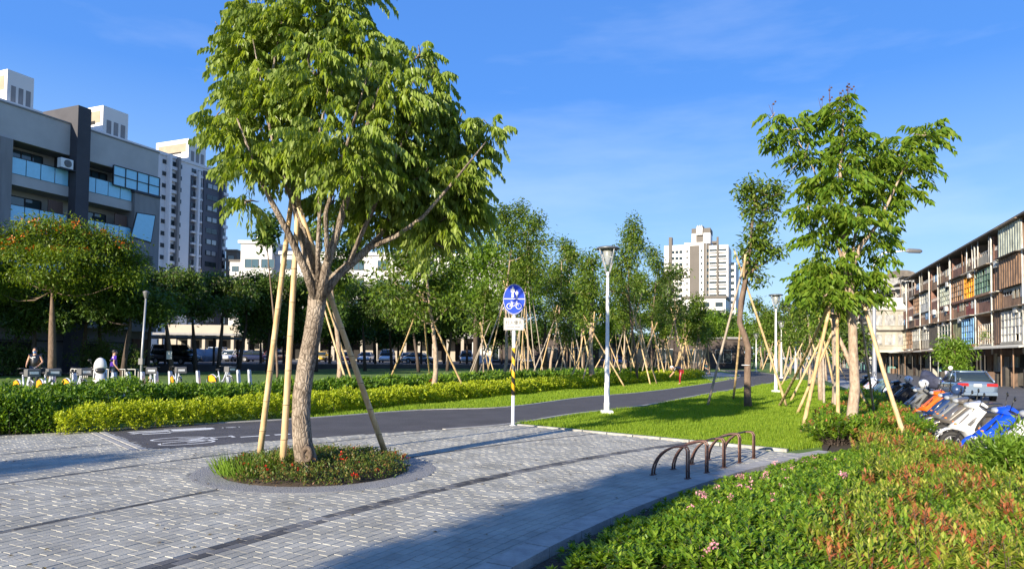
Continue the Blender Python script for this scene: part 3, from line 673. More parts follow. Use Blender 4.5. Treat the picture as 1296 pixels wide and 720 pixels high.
# ------------------------------------------------------------------ stakes
def stake_mesh(mb, p0, p1, r, n=9, bend=1.):
    p0 = Vector([float(c) for c in p0]); p1 = Vector([float(c) for c in p1]); L_ = (p1 - p0).length; k = max(3, int(L_ / .42)); pts = []; rr = []
    sd = Vector((R.uniform(-1, 1), R.uniform(-1, 1), 0)) * L_ * .008 * bend
    for i in range(k + 1):
        for dt, q in ((-.012, 1.), (0, 1.1), (.012, 1.)) if 0 < i < k else ((0, 1.),):
            t = i / k + dt / L_ * 1.5; pts.append(p0 + (p1 - p0) * t + sd * math.sin(math.pi * t)); rr.append(r * q * (1 - .3 * t))
    return mb.tube(pts, rr, n)
def tripod(label, base, apex, feet, r=.035, m=None, group='bamboo tree stakes in the park', labels=None, past=.25, rope=True):
    t = thing('tree_stakes', label, 'tree stakes', base, group=group); b = np.asarray(base, float); apex = np.asarray(apex, float)
    for i, f in enumerate(feet):
        f = np.asarray(f, float); d = apex - f; top = apex + d / np.linalg.norm(d) * past + NR.normal(size=3) * .04
        mb = MB(); stake_mesh(mb, f - b - np.array([0, 0, .08]), top - b, r)
        o = mb.build('stake', m if m else (K['bamboo'] if R.random() < .65 else K['bamboo_grey']), t)
        if labels: o['label'] = labels[i]
    if rope:
        mb = MB(); a = apex - b
        for dz in (-.03, 0, .03): mb.ring((a[0], a[1], a[2] + dz), r * 2.6, .008, 'z', 12, 5)
        mb.build('rope_tie', K['rope'], t)
    return t
def on_tree(px, py, Y): return P(px, py, Y)
# ---------------------------------------------------------------- the big tree in the round bed
TB = G(388, 599, .03); Y0 = float(TB[1])
def w(px, py, dy=0.): return P(px, py, Y0 + dy)
def pr(px, py, dy, r): q = w(px, py, dy); return (q[0], q[1], q[2], r)
trunk = [(*TB, .18), pr(388, 585, 0, .145), pr(383, 560, 0, .125), pr(381, 530, 0, .118), pr(382, 500, .0, .116), pr(387, 465, .02, .114), pr(394, 430, .03, .112), pr(399, 400, .05, .115), pr(402, 375, .05, .12), pr(404, 360, .05, .09)]
limbs = [[pr(400, 378, 0, 0.072), pr(388, 345, -.1, 0.056), pr(365, 295, -.3, 0.044), pr(345, 258, -.4, 0.036), pr(328, 225, -.5, 0.024), pr(300, 150, -.6, 0.010)],
         [pr(402, 378, .1, 0.096), pr(396, 345, .2, 0.080), pr(384, 300, .3, 0.072), pr(374, 255, .3, 0.068), pr(370, 200, .3, 0.048), pr(385, 120, .3, 0.028), pr(395, 40, .2, 0.010)],
         [pr(406, 378, -.1, 0.072), pr(412, 340, -.2, 0.056), pr(425, 300, -.3, 0.048), pr(437, 258, -.4, 0.044), pr(455, 190, -.5, 0.032), pr(480, 110, -.5, 0.010)],
         [pr(406, 375, 0, 0.080), pr(425, 350, .1, 0.064), pr(460, 320, .2, 0.052), pr(480, 300, .3, 0.040), pr(505, 255, .6, 0.028), pr(530, 190, .8, 0.010)],
         [pr(468, 314, .2, 0.032), pr(500, 300, .0, 0.028), pr(535, 275, -.2, 0.024), pr(570, 235, -.3, 0.018), pr(615, 180, -.4, 0.008)],
         [pr(403, 365, -.1, 0.036), pr(402, 320, -.3, 0.028), pr(405, 260, -.5, 0.024), pr(402, 180, -.6, 0.016), pr(420, 90, -.7, 0.008)],
         [pr(470, 312, .2, 0.028), pr(520, 285, .6, 0.020), pr(560, 270, .9, 0.012), pr(600, 262, 1.0, 0.006)],
         [pr(376, 255, .3, 0.032), pr(345, 190, .6, 0.024), pr(300, 110, .8, 0.012), pr(275, 60, .9, 0.006)],
         [pr(398, 345, .1, .04), pr(385, 290, -.1, .03), pr(352, 215, -.2, .022), pr(335, 130, -.2, .015), pr(320, 50, -.2, .006)],
         [pr(415, 330, -.3, .035), pr(412, 270, -.5, .028), pr(440, 180, -.6, .02), pr(470, 80, -.6, .006)],
         [pr(440, 335, .1, .035), pr(470, 270, 0, .028), pr(500, 200, -.2, .02), pr(540, 110, -.2, .006)],
         [pr(372, 250, .3, .04), pr(350, 180, .2, .03), pr(345, 90, .1, .018), pr(360, 10, .1, .006)]]
bb = [(276, 165, 24, 28, -.3, 60), (298, 60, 34, 50, .3, 130), (305, 205, 34, 26, -.4, 80), (330, 130, 58, 60, 0, 240), (345, 35, 55, 45, .3, 160), (400, 95, 66, 60, -.4, 250), (395, 20, 70, 40, .2, 170), (455, 60, 60, 50, .2, 180), (500, 125, 60, 55, -.2, 220), (430, 185, 75, 50, -.6, 260), (505, 195, 58, 48, .3, 180), (552, 135, 36, 40, .2, 90), (590, 165, 30, 22, .3, 50), (632, 163, 20, 13, .2, 28), (572, 215, 38, 36, .4, 100), (595, 262, 24, 30, .5, 60), (545, 262, 42, 34, .3, 90), (490, 258, 45, 34, .6, 90), (360, 205, 40, 34, -.3, 100), (305, 20, 24, 30, .4, 60), (592, 228, 34, 36, .2, 110), (562, 288, 36, 26, .3, 90), (606, 272, 22, 24, .6, 60), (480, 292, 44, 24, .7, 80), (610, 190, 26, 20, .4, 50), (520, 235, 44, 30, .0, 90), (420, 260, 36, 20, .8, 60), (262, 148, 12, 12, -.3, 16), (535, 70, 30, 22, .1, 35), (560, 95, 16, 14, 0, 18), (350, -40, 60, 30, .2, 100), (440, -20, 55, 28, .1, 90), (555, 310, 30, 24, .4, 40), (465, 225, 40, 25, -.5, 60), (300, 258, 18, 14, -.3, 16)]
blobs = []
for px_, py_, rx, ry, dy, n in bb:
    c = w(445 + (px_ - 445) * .93, 150 + (py_ - 150) * .97, dy); blobs.append((c, (rx / F * Y0 * .74, rx / F * Y0 * .8 + .1, ry / F * Y0 * .78), n * 1.2))
big_tree = make_tree('broadleaf_tree', 'big leafy tree with ridged trunk standing in the round bed of the plaza', TB, trunk, limbs, blobs, (.27, 8, 1.9, .6), LM['main'], K['main_bark'], style='frond', dens=.72, ll=.124, lw=.043, twigs=5, autolimb=False, sides=10)
m = MB(); c = w(388, 575, -.155) - TB; m.loft([[(c[0] + rx * math.cos(a), c[1] + dy - .02 * math.cos(a), c[2] + rz * math.sin(a)) for a in [2 * math.pi * k / 14 for k in range(14)]] for rx, rz, dy in ((.085, .12, .06), (.075, .105, -.008), (.045, .07, -.012), (.035, .055, .03))], cap=True)
m.build('bark_scar', mat('scar_wood', (.05, .035, .025), .9, col2=(.17, .125, .09), scale=12, bump=.6), big_tree)
s1 = G(328, 582, .03); s2 = G(357, 600, .03); s3 = G(490, 580, .03)
def rawstake(label, f, top, r, mt):
    t = thing('tree_stake', label, 'tree stake', f, group='bamboo stakes propping the big plaza tree'); mb = MB(); stake_mesh(mb, (0, 0, 0), np.asarray(top) - f, r, 12, 0.); mb.build('pole', mt, t)
    mb = MB(); d = np.asarray(top) - f; n = np.linalg.norm(d); k = int(n / .42)
    for i in range(1, k): q = d * i / k; mb.lathe([(r * (1 - .3 * i / k) * 1.02, -.01), (r * 1.13 * (1 - .3 * i / k), 0), (r * (1 - .3 * i / k) * 1.02, .01)], 12, tuple(q))
    mb.build('node_ring', K['bamboo_node'], t, kind='stuff'); return t
rawstake('pale bamboo stake leaning on the big tree, left one of its three', s1, w(372, 228, .25), .046, K['bamboo'])
rawstake('pale bamboo stake in front of the big trunk, middle one of its three', s2, w(380, 215, .1), .045, K['bamboo'])
rawstake('bamboo stake leaning from the right against the big tree', s3, w(378, 262, -.2), .046, K['bamboo'])
# ---------------------------------------------------------------- tree on the right with long drooping leaves
TR = G(1079, 557); YR = float(TR[1])
def wr(px, py, dy, r=None):
    q = P(px, py, YR + dy); return q if r is None else (q[0], q[1], q[2], r)
trunk = [(*TR, .125), wr(1078, 530, 0, 0.107), wr(1082, 490, 0, 0.094), wr(1080, 450, 0, 0.086), wr(1079, 415, 0, 0.082), wr(1074, 375, 0, 0.070), wr(1070, 330, 0, 0.057), wr(1066, 280, 0, 0.045), wr(1063, 220, 0, 0.033), wr(1068, 140, 0, 0.010)]
limbs = [[wr(1078, 395, 0, 0.061), wr(1078, 340, -.1, 0.049), wr(1090, 310, -.2, 0.041), wr(1110, 285, -.3, 0.033), wr(1125, 255, -.3, 0.025), wr(1150, 200, -.3, 0.010)],
         [wr(1076, 370, 0, 0.041), wr(1080, 310, .2, 0.033), wr(1088, 270, .3, 0.025), wr(1120, 200, .4, 0.010)],
         [wr(1070, 340, 0, 0.033), wr(1050, 280, .2, 0.025), wr(1030, 215, .3, 0.016), wr(1000, 160, .3, 0.007)],
         [wr(1080, 470, .1, 0.049), wr(1070, 445, .4, 0.041), wr(1056, 415, .8, 0.037), wr(1052, 380, 1., 0.025)]]
bb = [(1000, 165, 28, 24, .2, 44), (978, 147, 13, 10, .2, 12), (1020, 198, 24, 22, .2, 34), (1036, 232, 22, 24, .1, 34), (1064, 140, 26, 24, 0, 56), (1072, 180, 28, 28, 0, 60), (1062, 225, 34, 32, -.2, 76), (1105, 200, 26, 22, .1, 40), (1135, 192, 34, 26, .2, 60), (1172, 172, 20, 20, .1, 30), (1150, 215, 30, 22, -.1, 44), (1185, 160, 10, 11, .1, 10), (1120, 240, 34, 26, .2, 56), (1150, 245, 16, 14, .1, 16), (1045, 270, 34, 22, -.2, 54), (1085, 275, 32, 24, -.3, 48), (1022, 262, 16, 12, -.1, 14), (1040, 300, 28, 20, .2, 40), (1052, 335, 34, 20, .1, 66), (1100, 315, 28, 22, .3, 36), (1115, 295, 20, 16, .2, 22), (1030, 352, 26, 14, 0, 44), (1088, 350, 34, 14, .1, 56), (1045, 374, 36, 12, -.3, 50), (1095, 372, 26, 9, .1, 26), (1118, 258, 16, 14, 0, 14)]
blobs = [(wr(a, b, dy), (rx / F * YR * .82, rx / F * YR * .9, ry / F * YR * .8), n * .95) for a, b, rx, ry, dy, n in bb]
def buds(t, C, O, base):
    k = np.argsort(-C[:, 2])[:40]; k = NR.choice(k, 16); mb = MB()
    for q in k: p = C[q] - base; [mb.tube([p, p + np.array([R.uniform(-.1, .1), 0, R.uniform(.15, .35)])], [.006, .003], 4) for _ in range(2)]; mb.ball(p + np.array([0, 0, .25]), .025, 5, 4); mb.ball(p + np.array([.04, 0, .3]), .02, 5, 4)
    mb.build('seed_heads', mat('seed_heads', (.08, .04, .035), .8, var=.3), t, kind='stuff')
make_tree('broadleaf_tree', 'tall staked tree with long drooping light green leaves, in the right shrub bed', TR, trunk, limbs, blobs, (.3, 5, .95, .6), LM['right'], K['pale_bark'], style='frond', ll=.185, lw=.062, twigs=3, autolimb=False, sides=10, extra=buds)
tripod('pair of pale bamboo stakes left of the tall drooping-leaf tree, feet on the lawn edge', G(1014, 548), wr(1050, 388, .1), [G(1014, 548), G(1008, 501) * np.array([.75, .8, 1])], .045, K['bamboo'], past=.15)
tripod('pale bamboo stake leaning from the right, foot in the shrubs, against the drooping-leaf tree', G(1151, 566), wr(1096, 385, 0), [G(1151, 566)], .045, K['bamboo'], past=.2)
tripod('thin dark upright stake between the drooping-leaf tree and the scooters', G(1108, 536), wr(1092, 405, .6), [G(1108, 536)], .03, K['bamboo_grey'], past=.1)
tripod('upright bamboo post with brown foot, left of the drooping-leaf tree trunk', G(1061, 550), wr(1058, 400, .4), [G(1061, 550)], .042, K['bamboo'], past=.25)
# ---------------------------------------------------------------- bent tree on the lawn
TC = G(947, 515); YC = float(TC[1])
def wc(px, py, dy, r=None):
    q = P(px, py, YC + dy); return q if r is None else (q[0], q[1], q[2], r)
trunk = [(*TC, .14), wc(946, 500, 0, 0.115), wc(946, 470, 0, 0.107), wc(947, 440, 0, 0.102), wc(942, 424, 0, 0.098), wc(936, 408, 0, 0.090), wc(938, 380, 0, 0.082), wc(944, 350, 0, 0.070), wc(950, 310, 0, 0.053), wc(953, 270, 0, 0.037), wc(957, 240, 0, 0.016)]
bb = [(962, 243, 24, 13, 0, 60), (945, 240, 12, 10, 0, 26), (982, 242, 12, 10, .2, 24), (975, 262, 16, 12, 0, 34), (952, 262, 12, 12, 0, 26), (966, 282, 18, 11, 0, 34), (955, 300, 14, 9, 0, 22), (966, 312, 22, 13, 0, 52), (984, 316, 8, 8, 0, 12), (950, 330, 14, 10, 0, 26), (956, 350, 12, 10, 0, 20), (940, 318, 10, 10, 0, 16)]
blobs = [(wc(a, b, dy), (rx / F * YC, rx / F * YC, ry / F * YC), n) for a, b, rx, ry, dy, n in bb]
make_tree('broadleaf_tree', 'slim tree with a kinked brown trunk and narrow crown on the lawn beside the path', TC, trunk, [[wc(938, 395, 0, .06), wc(946, 350, .3, .04), wc(975, 300, .4, .02)]], blobs, (.5,), LM['dark'] if 0 else LM['mid'], K['brown_bark'], k=8, ll=.19, lw=.08, spread=.13, twigs=3)
tripod('three crossing stakes around the kinked lawn tree', TC, wc(940, 352, 0), [G(895, 513), G(996, 513), G(928, 505)], .045, group='bamboo tree stakes in the park', past=.9)
mb = MB(); p = wc(946, 462, -.15) - TC; mb.ring((p[0], 0, p[2]), .135, .012, 'z', 14, 5); o = mb.build('tree_tag', K['white'], None, loc=TC); tag(o, 'white band tied round the kinked tree trunk', 'tree tag')

# ---------------------------------------------------------------- grove of staked trees left of the path, and others
def grove_tree(label, bx, by, top, hw, cb, lean=0, lm='mid', bark='pale_bark', n=150, ll=.2, lw=.095, stakes=4, r=.09, clumps=6, apexf=None, group='young staked trees left of the path', fork=True, cx=None, z=0., sr=1.5, k=7, slabel=None):
    b = G(bx, by, z); Y = float(b[1]); s = Y / F
    def q(px, py, dy=0., rr=None):
        p = P(px, py, Y + dy); return p if rr is None else (p[0], p[1], p[2], rr)
    cx = bx + lean if cx is None else cx; ch = cb - top; wob = hw * .08
    fk = by - (by - cb) * .8
    tr = [(*b, r * 1.15)]
    for i in range(1, 7):
        t = i / 6; px = bx + (cx - bx) * t + wob * math.sin(t * 5 + bx); tr.append(q(px, by + (top + ch * .3 - by) * t, 0, r * (1 - .75 * t)))
    blobs = []
    for i in range(clumps):
        t = (i + .5) / clumps; py = cb - ch * t * .92 - ch * .02; sp = hw * (1 - abs(t - .45) * .9)
        px = cx + (R.uniform(-.6, .6) + (.35 if i % 2 else -.35)) * sp * .8
        rr = hw * R.uniform(.36, .58) * (1.1 - .5 * t); blobs.append((q(px, py, R.uniform(-.7, .7) * hw * s), (rr * s * 1.15, rr * s * 1.1, max(rr * s * .8, ch * s * .14)), 2.4 * n / clumps * R.uniform(.7, 1.3)))
    sc = max(1., Y / 42)
    t_ = make_tree('broadleaf_tree', label, b, tr, [], blobs, (.5,), LM[lm], K[bark], group=group, k=k, ll=ll * sc, lw=lw * sc, spread=.16 * sc, twigs=2 if Y < 60 else 1, sides=6)
    if stakes:
        az = R.uniform(0, 6.28); apex = q(bx + (cx - bx) * .35, by - (by - cb) * R.uniform(.85, 1.15)) if apexf is None else q(*apexf)
        feet = []
        for i in range(stakes):
            a = az + i * 2 * math.pi / stakes + R.uniform(-.3, .3); rr = sr * R.uniform(.75, 1.2) * min(1., apex[2] / 3.0); feet.append((b[0] + rr * math.cos(a), b[1] + rr * math.sin(a), z))
        tripod(slabel or label.replace('tree', 'tree stakes', 1), b, apex, feet, .043 * max(1, Y / 55), past=R.uniform(.6, 1.6), rope=Y < 40)
    return t_
G_ = 'young staked trees left of the path'
grove_tree('pale-trunked staked tree seen just right of the big plaza trunk', 428, 499, 262, 48, 375, cx=420, n=190, r=.12, stakes=3, apexf=(402, 352), lm='mid')
C = blob_pts([(P(337, 288, 24), (.5, .5, .42), 60)])
grove_tree('small-crowned tree peeping out left of the big plaza trunk', 352, 503, 274, 20, 306, cx=338, n=60, stakes=0, r=.05, lm='dark', clumps=3, bark='brown_bark')
t1 = grove_tree('forked staked tree with open loose crown, left of the blue sign', 547, 502, 286, 66, 400, cx=545, n=330, r=.11, stakes=0, clumps=12, lm='mid')
b = G(547, 502); tripod('four bamboo stakes fanned around the forked tree left of the blue sign', b, P(535, 372, b[1]), [G(488, 491), G(592, 499), G(546, 487)], .045, K['bamboo'], past=.15)
grove_tree('staked tree with a tall leafy crown right behind the blue sign', 636, 487, 262, 46, 385, cx=650, n=300, r=.1, clumps=9, lm='mid')
grove_tree('staked tree with two pale upright stems right of the blue sign', 696, 482, 300, 36, 400, cx=712, n=230, r=.1, clumps=7, lm='mid', stakes=4)
grove_tree('tall staked tree with a high leafy top behind the blue sign', 668, 474, 255, 34, 350, n=220, r=.1, clumps=7, lm='mid')
grove_tree('stout-trunked staked tree just left of the nearest lamp post', 751, 489, 318, 34, 410, cx=748, n=190, r=.16, clumps=6, lm='mid', stakes=4)
grove_tree('tall airy grey-green tree just right of the nearest lamp post', 806, 485, 276, 38, 400, cx=795, n=300, r=.09, clumps=10, lm='mid', bark='brown_bark', ll=.18, lw=.1)
grove_tree('slender tree with spreading bare limbs, second right of the lamp post', 826, 480, 312, 34, 408, cx=828, n=200, r=.08, clumps=8, lm='mid', bark='brown_bark', ll=.18, lw=.1)
grove_tree('dark leafy staked tree before the white tower', 853, 477, 336, 28, 410, n=170, clumps=6, lm='row', bark='brown_bark')
grove_tree('low staked tree just left of the kinked lawn tree', 884, 474, 372, 22, 430, n=110, clumps=5, lm='mid')
pos2 = [(660, 471, 345, 28), (612, 474, 360, 26), (722, 470, 310, 30), (738, 474, 345, 26), (776, 470, 325, 28), (790, 475, 352, 24), (838, 469, 350, 24), (812, 469, 342, 26), (866, 469, 380, 20), (716, 482, 372, 20), (770, 482, 378, 20), (842, 473, 388, 20), (868, 474, 392, 18), (896, 468, 392, 18), (907, 466, 402, 18), (918, 464, 405, 16)]
for i, (x, y, tp, hw_) in enumerate(pos2):
    grove_tree('staked grove tree behind the front row, %s from the left' % ORD[i], x, y, tp, hw_, tp + (y - tp) * .52, lm=R.choice(['mid', 'mid', 'row', 'bright']), n=100, clumps=5, r=.09, bark=R.choice(['pale_bark', 'brown_bark']), stakes=4)
# bright broad tree behind the sign
def broad(label, bx, by, blist, lm, n=1., bark='dark_bark', r=.2, group=None, ll=.2, lw=.1, k=8, z=0., extra=None, lean=0, name='broadleaf_tree', spread=.2, flat=.8, limbsn=5):
    b = G(bx, by, z); Y = float(b[1]); s = Y / F; fx = bx + lean
    ys = min(q[1] for q in blist); yb = max(q[1] for q in blist)
    q = lambda px, py, dy, rr: (*P(px, py, Y + dy), rr)
    fk = by - (by - yb) * .55
    tr = [(*b, r * 1.2), q(bx + lean * .3, by + (fk - by) * .5, 0, r), q(bx + lean * .7, fk, 0, r * .9), q(fx, (fk + yb) / 2, 0, r * .6), q(fx, yb, 0, r * .3)]
    blobs = [(P(a, c, Y + dy * s), (rx * s, rx * s, ry * s * flat), m_ * n) for a, c, rx, ry, dy, m_ in blist]
    return make_tree(name, label, b, tr, [], blobs, (.5,), LM[lm], K[bark], group=group, k=k, ll=ll, lw=lw, spread=spread, twigs=2, sides=6, extra=extra)
broad('wide bright green roadside tree behind the forked staked tree', 602, 471, [(600, 335, 40, 34, 0, 110), (570, 350, 28, 24, 10, 60), (640, 345, 36, 34, 0, 90), (600, 370, 50, 24, -10, 90), (665, 370, 30, 26, 0, 60), (560, 375, 24, 20, 0, 40), (620, 315, 30, 22, 0, 60)], 'bright', 2.8, r=.25, ll=.32, lw=.18, spread=.35)
broad('second bright green roadside tree, right behind the blue sign', 690, 468, [(690, 350, 40, 30, 0, 110), (720, 370, 32, 30, 0, 80), (660, 385, 30, 22, 0, 60), (700, 400, 40, 20, 0, 70)], 'mid', 2.8, r=.25, ll=.34, lw=.18, spread=.35)
# ---------------------------------------------------------------- dark shaded row along the left street
def flame_extra(t, C, O, base):
    k = NR.choice(np.where(C[:, 2] > np.percentile(C[:, 2], 55))[0], 55); v, f = clusters(C[k] + np.array([0, 0, .15]), O[k], 16, .12, .09, .13, -.3); link('orange_blossom', np_mesh('orange_blossom', v - base, f), LM['flower_orange'], t)
fl = []
for a, c, rx, ry, m_ in [(20, 305, 34, 10, 90), (60, 290, 40, 9, 110), (105, 298, 38, 10, 110), (140, 312, 34, 9, 90), (165, 330, 20, 9, 60), (40, 322, 40, 11, 110), (90, 325, 44, 11, 120), (130, 342, 36, 10, 100), (10, 340, 30, 12, 80), (60, 350, 44, 11, 110), (100, 365, 34, 10, 90), (20, 368, 30, 10, 70), (-20, 320, 30, 12, 70), (-25, 350, 30, 12, 60), (160, 352, 22, 8, 50)]: fl.append((a, c, rx, ry, R.uniform(-30, 30), m_))
broad('wide flat-topped flame tree with orange blossoms before the grey apartment block', 66, 478, fl, 'flame', 2.4, bark='brown_bark', r=.2, ll=.22, lw=.09, extra=flame_extra, name='flame_tree', spread=.26, flat=1.)
row = [(40, 475, 0, 362, 408, 34, 4, 'shade tree crowded under the left side of the flame tree'), (130, 473, 0, 350, 404, 36, -4, 'fuller shade tree between the flame tree and the walker'), (8, 474, -10, 350, 392, 40, 18, 'leaning dark-trunked shade tree at the left edge of the photo'), (104, 474, 0, 350, 392, 36, 5, 'shade tree with dark trunk right of the flame tree'), (155, 476, 0, 352, 398, 46, 10, 'fine-leaved shade tree left of the grey lamp post'), (218, 474, 0, 345, 395, 38, -8, 'fine-leaved shade tree with a white notice on its trunk'), (276, 471, 0, 350, 392, 32, 6, 'dark shade tree left of the big tree\'s stakes, over the white car'), (302, 470, 0, 352, 395, 26, 10, 'dark shade tree directly left of the left bamboo stake')]
xs = [(338, 470), (366, 469), (400, 470), (430, 468), (462, 469), (496, 468), (530, 470), (566, 469)]
row.insert(2, (186, 473, 0, 350, 398, 30, 4, 'shade tree with a slim trunk just right of the grey lamp post')); row.insert(4, (248, 471, 0, 352, 396, 28, -4, 'shade tree over the grey covered cars'))
for i, (x, y) in enumerate(xs): row.append((x, y, 0, 352 + i * 2, 410, 30, R.uniform(-8, 8), 'dark round-topped shade tree in the car park row, %s from the left bamboo stake' % ORD[i]))
row.append((604, 468, 0, 372, 400, 34, 4, 'last dark shade tree of the car park row, left of the blue sign'))
for i, (x, y, _, y0, y1, hw_, ln, lab) in enumerate(row):
    hw_ = hw_ * 1.3; bl2 = []
    for j in range(12):
        t = j / 11; bl2.append((x + ln + R.uniform(-1, 1) * hw_ * .75, y0 + (y1 - y0) * R.random() + (abs(t - .5) * 6), hw_ * R.uniform(.32, .5), (y1 - y0) * R.uniform(.28, .42), R.uniform(-1, 1) * hw_ * .7, 100))
    broad(lab, x, y, bl2, 'row' if i % 3 else 'dark', 1., bark='dark_bark', r=.15, group='dark shade trees along the car park', ll=.26, lw=.13, lean=ln, spread=.22, name='shade_tree')
for i, x in enumerate(list(range(330, 620, 29)) + list(range(635, 905, 52))):
    bl2 = [(x + R.uniform(-24, 24), R.uniform(398, 426) if x < 625 else R.uniform(400, 436), R.uniform(12, 18), R.uniform(9, 14), R.uniform(-20, 20), 75) for _ in range(8)]
    broad('low dark background tree behind the front trees, %s from the left' % ORD[i], x, 465, bl2, 'dark', 1., bark='dark_bark', r=.15, group='low dark trees behind the grove', ll=.42, lw=.24, spread=.35, name='shade_tree')
# ---------------------------------------------------------------- trees right of the path and far away
far_t = [(1040, 508, 330, 30, 420, 'mid'), (1056, 527, 352, 22, 400, 'right'), (1024, 488, 372, 26, 425, 'mid'), (1012, 480, 392, 22, 432, 'mid'), (1000, 473, 380, 20, 430, 'row'), (976, 468, 400, 20, 436, 'mid'), (1030, 476, 385, 22, 430, 'row'), (962, 466, 378, 22, 432, 'mid'), (986, 470, 396, 18, 434, 'mid'), (1046, 480, 396, 22, 436, 'mid')]
for i, (x, y, tp, hw_, cb, lm) in enumerate(far_t):
    grove_tree('staked tree right of the path, %s nearest to the drooping-leaf tree' % ORD[i], x, y, tp, hw_, cb, lm=lm, n=120, clumps=5, r=.11 if i < 2 else .09, stakes=3, group='young staked trees right of the path', slabel='crossing bamboo stakes right of the path, %s nearest to the drooping-leaf tree' % ORD[i])
for i, (x, y, tp, hw_) in enumerate([(930, 463, 395, 22), (948, 461, 402, 24), (968, 462, 396, 24), (988, 463, 404, 24), (1008, 464, 408, 22), (1060, 468, 400, 26), (1082, 470, 410, 22), (905, 461, 398, 24), (880, 461, 396, 24)]):
    broad('distant park tree near the vanishing point, %s from the left in its line' % ORD[i], x, y, [(x + R.uniform(-8, 8), tp + 10 + R.uniform(0, 22), hw_ * .6, 12, 0, 26) for _ in range(5)], R.choice(['mid', 'bright', 'row']), 1., r=.2, ll=.75, lw=.4, spread=.6, group='distant trees where the path vanishes')
# far belt of woods that reads as one mass
n = 9000; t = NR.uniform(0, 1, n); X = -260 + 760 * t; Yb = 330 + 60 * np.sin(t * 9); C = np.stack([X, Yb + NR.uniform(-14, 14, n), NR.uniform(0, 1, n) ** .7 * (8 + 3 * vnoise(X, Yb, .06, 3))], 1)
v, f = clusters(C, np.tile([0, -.5, .5], (n, 1)), 3, 1.8, 1.1, 1.2); o = link('distant_woods', np_mesh('distant_woods', v, f), LM['row']); tag(o, 'far belt of trees low on the horizon behind the park', 'trees', kind='stuff')
# out-of-view trees; the one behind is added and shaped to shade the plaza
for i, (x, y, h) in enumerate([(-7.3, -5.2, 4.2), (-14.4, -2.6, 3.4)]):
    b = (x, y, 0); bl3 = [((x + R.uniform(-.2, .2), y + R.uniform(-.2, .2), h - .9 + .36 * q_), (.6, .6, .5), [240, 80][i]) for q_ in range(6)]
    make_tree('broadleaf_tree', ['young tree behind the viewer that shades the right of the plaza', 'young tree left of the viewer that shades the left of the plaza'][i], b, [(x, y, 0, .12), (x + .1, y, 1.5, .1), (x, y, h - .6, .07), (x, y, h, .03)], [], bl3, (.5,), LM['mid'], K['pale_bark'], k=8, ll=.2, lw=.09)

# ------------------------------------------------------------------ lamp posts
K['cap_metal'] = mat('lamp_cap_metal', (.13, .14, .15), .4, metal=.4, var=.1)
def make_lamp(label, base, h=4.7):
    t = thing('lamp_post', label, 'lamp post', base, group='white park lamp posts along the path')
    MB().box(-.16, .16, -.16, .16, -.04, .09, ch=.02).build('base_plate', K['white_metal'], t)
    m = MB(); m.lathe([(.085, .09), (.085, .3), (.075, .32), (.068, 1.6), (.055, 1.62), (.045, h - .8), (.055, h - .78), (.05, h - .7), (.02, h - .68)], 16); m.build('pole', K['white_metal'], t)
    for k in range(4):
        a = k * math.pi / 2 + .5; m = MB(); m.tube([(.03 * math.cos(a), .03 * math.sin(a), h - .85), (.1 * math.cos(a), .1 * math.sin(a), h - .6), (.26 * math.cos(a), .26 * math.sin(a), h - .15), (.3 * math.cos(a), .3 * math.sin(a), h - .02)], .016, 8); m.build('arm', K['grey_metal'], t)
    m = MB(); m.lathe([(.24, h - .05), (.33, h - .04), (.34, h - .01), (.3, h + .02), (.1, h + .035), (.01, h + .035)], 24); m.build('cap', K['cap_metal'], t)
    m = MB(); m.lathe([(.03, h - .5), (.06, h - .46), (.16, h - .07), (.15, h - .06)], 20); m.build('lamp_shade', mat('frosted_shade', (.45, .47, .45), .2, var=.05, trans=.5) if 'frosted_shade' not in bpy.data.materials else bpy.data.materials['frosted_shade'], t)
    return t
lamp0 = make_lamp('nearest white lamp post, standing on the lawn beside the dark path', G(768, 523))
for i, (p, sc, lab) in enumerate([((982, 496), 1, 'white lamp post right behind the kinked lawn tree'), ((1007, 480), 1, 'white lamp post on the lawn left of the drooping-leaf tree\'s stakes'), ((989, 478.5), 1, 'white lamp post between the two nearer ones right of the path'), ((957, 470), 1, 'small white lamp post at the outer bend of the path'), ((937, 466), 1, 'distant white lamp post left of the bend'), ((932, 465), 1, 'farthest white lamp post, beside the walkers')]):
    c = copy_tree(lamp0); c.location = [float(v) for v in G(*p)]; c['label'] = lab; c.rotation_euler = (0, 0, i * .7)
# tall curved street lamp on the right
b = G(1107, 497, -.1); t = thing('street_lamp', 'tall grey street lamp with a curved arm over the scooters', 'street lamp', b); Yl = float(b[1]); top = P(1107, 340, Yl)[2]; e = P(1167, 318, Yl) - b
MB().lathe([(.16, 0), (.16, .3), (.11, .35), (.075, top - .6), (.06, top)], 14).build('pole', K['grey_metal'], t)
m = MB(); m.tube([(0, 0, top - .1), (.05, 0, e[2] * .93), (.5, 0, e[2] * .985), (e[0] * .6, 0, e[2] * 1.0), (e[0] - .8, 0, e[2])], [.05, .05, .045, .04, .035], 10); m.build('arm', K['white_metal'], t)
m = MB(); m.tube([(e[0] - .85, 0, e[2]), (e[0] - .7, 0, e[2] + .02), (e[0] - .1, 0, e[2] + .0), (e[0], 0, e[2])], [.05, .12, .11, .05], 10, flat=.6); m.build('lamp_head', K['grey_plastic'], t)
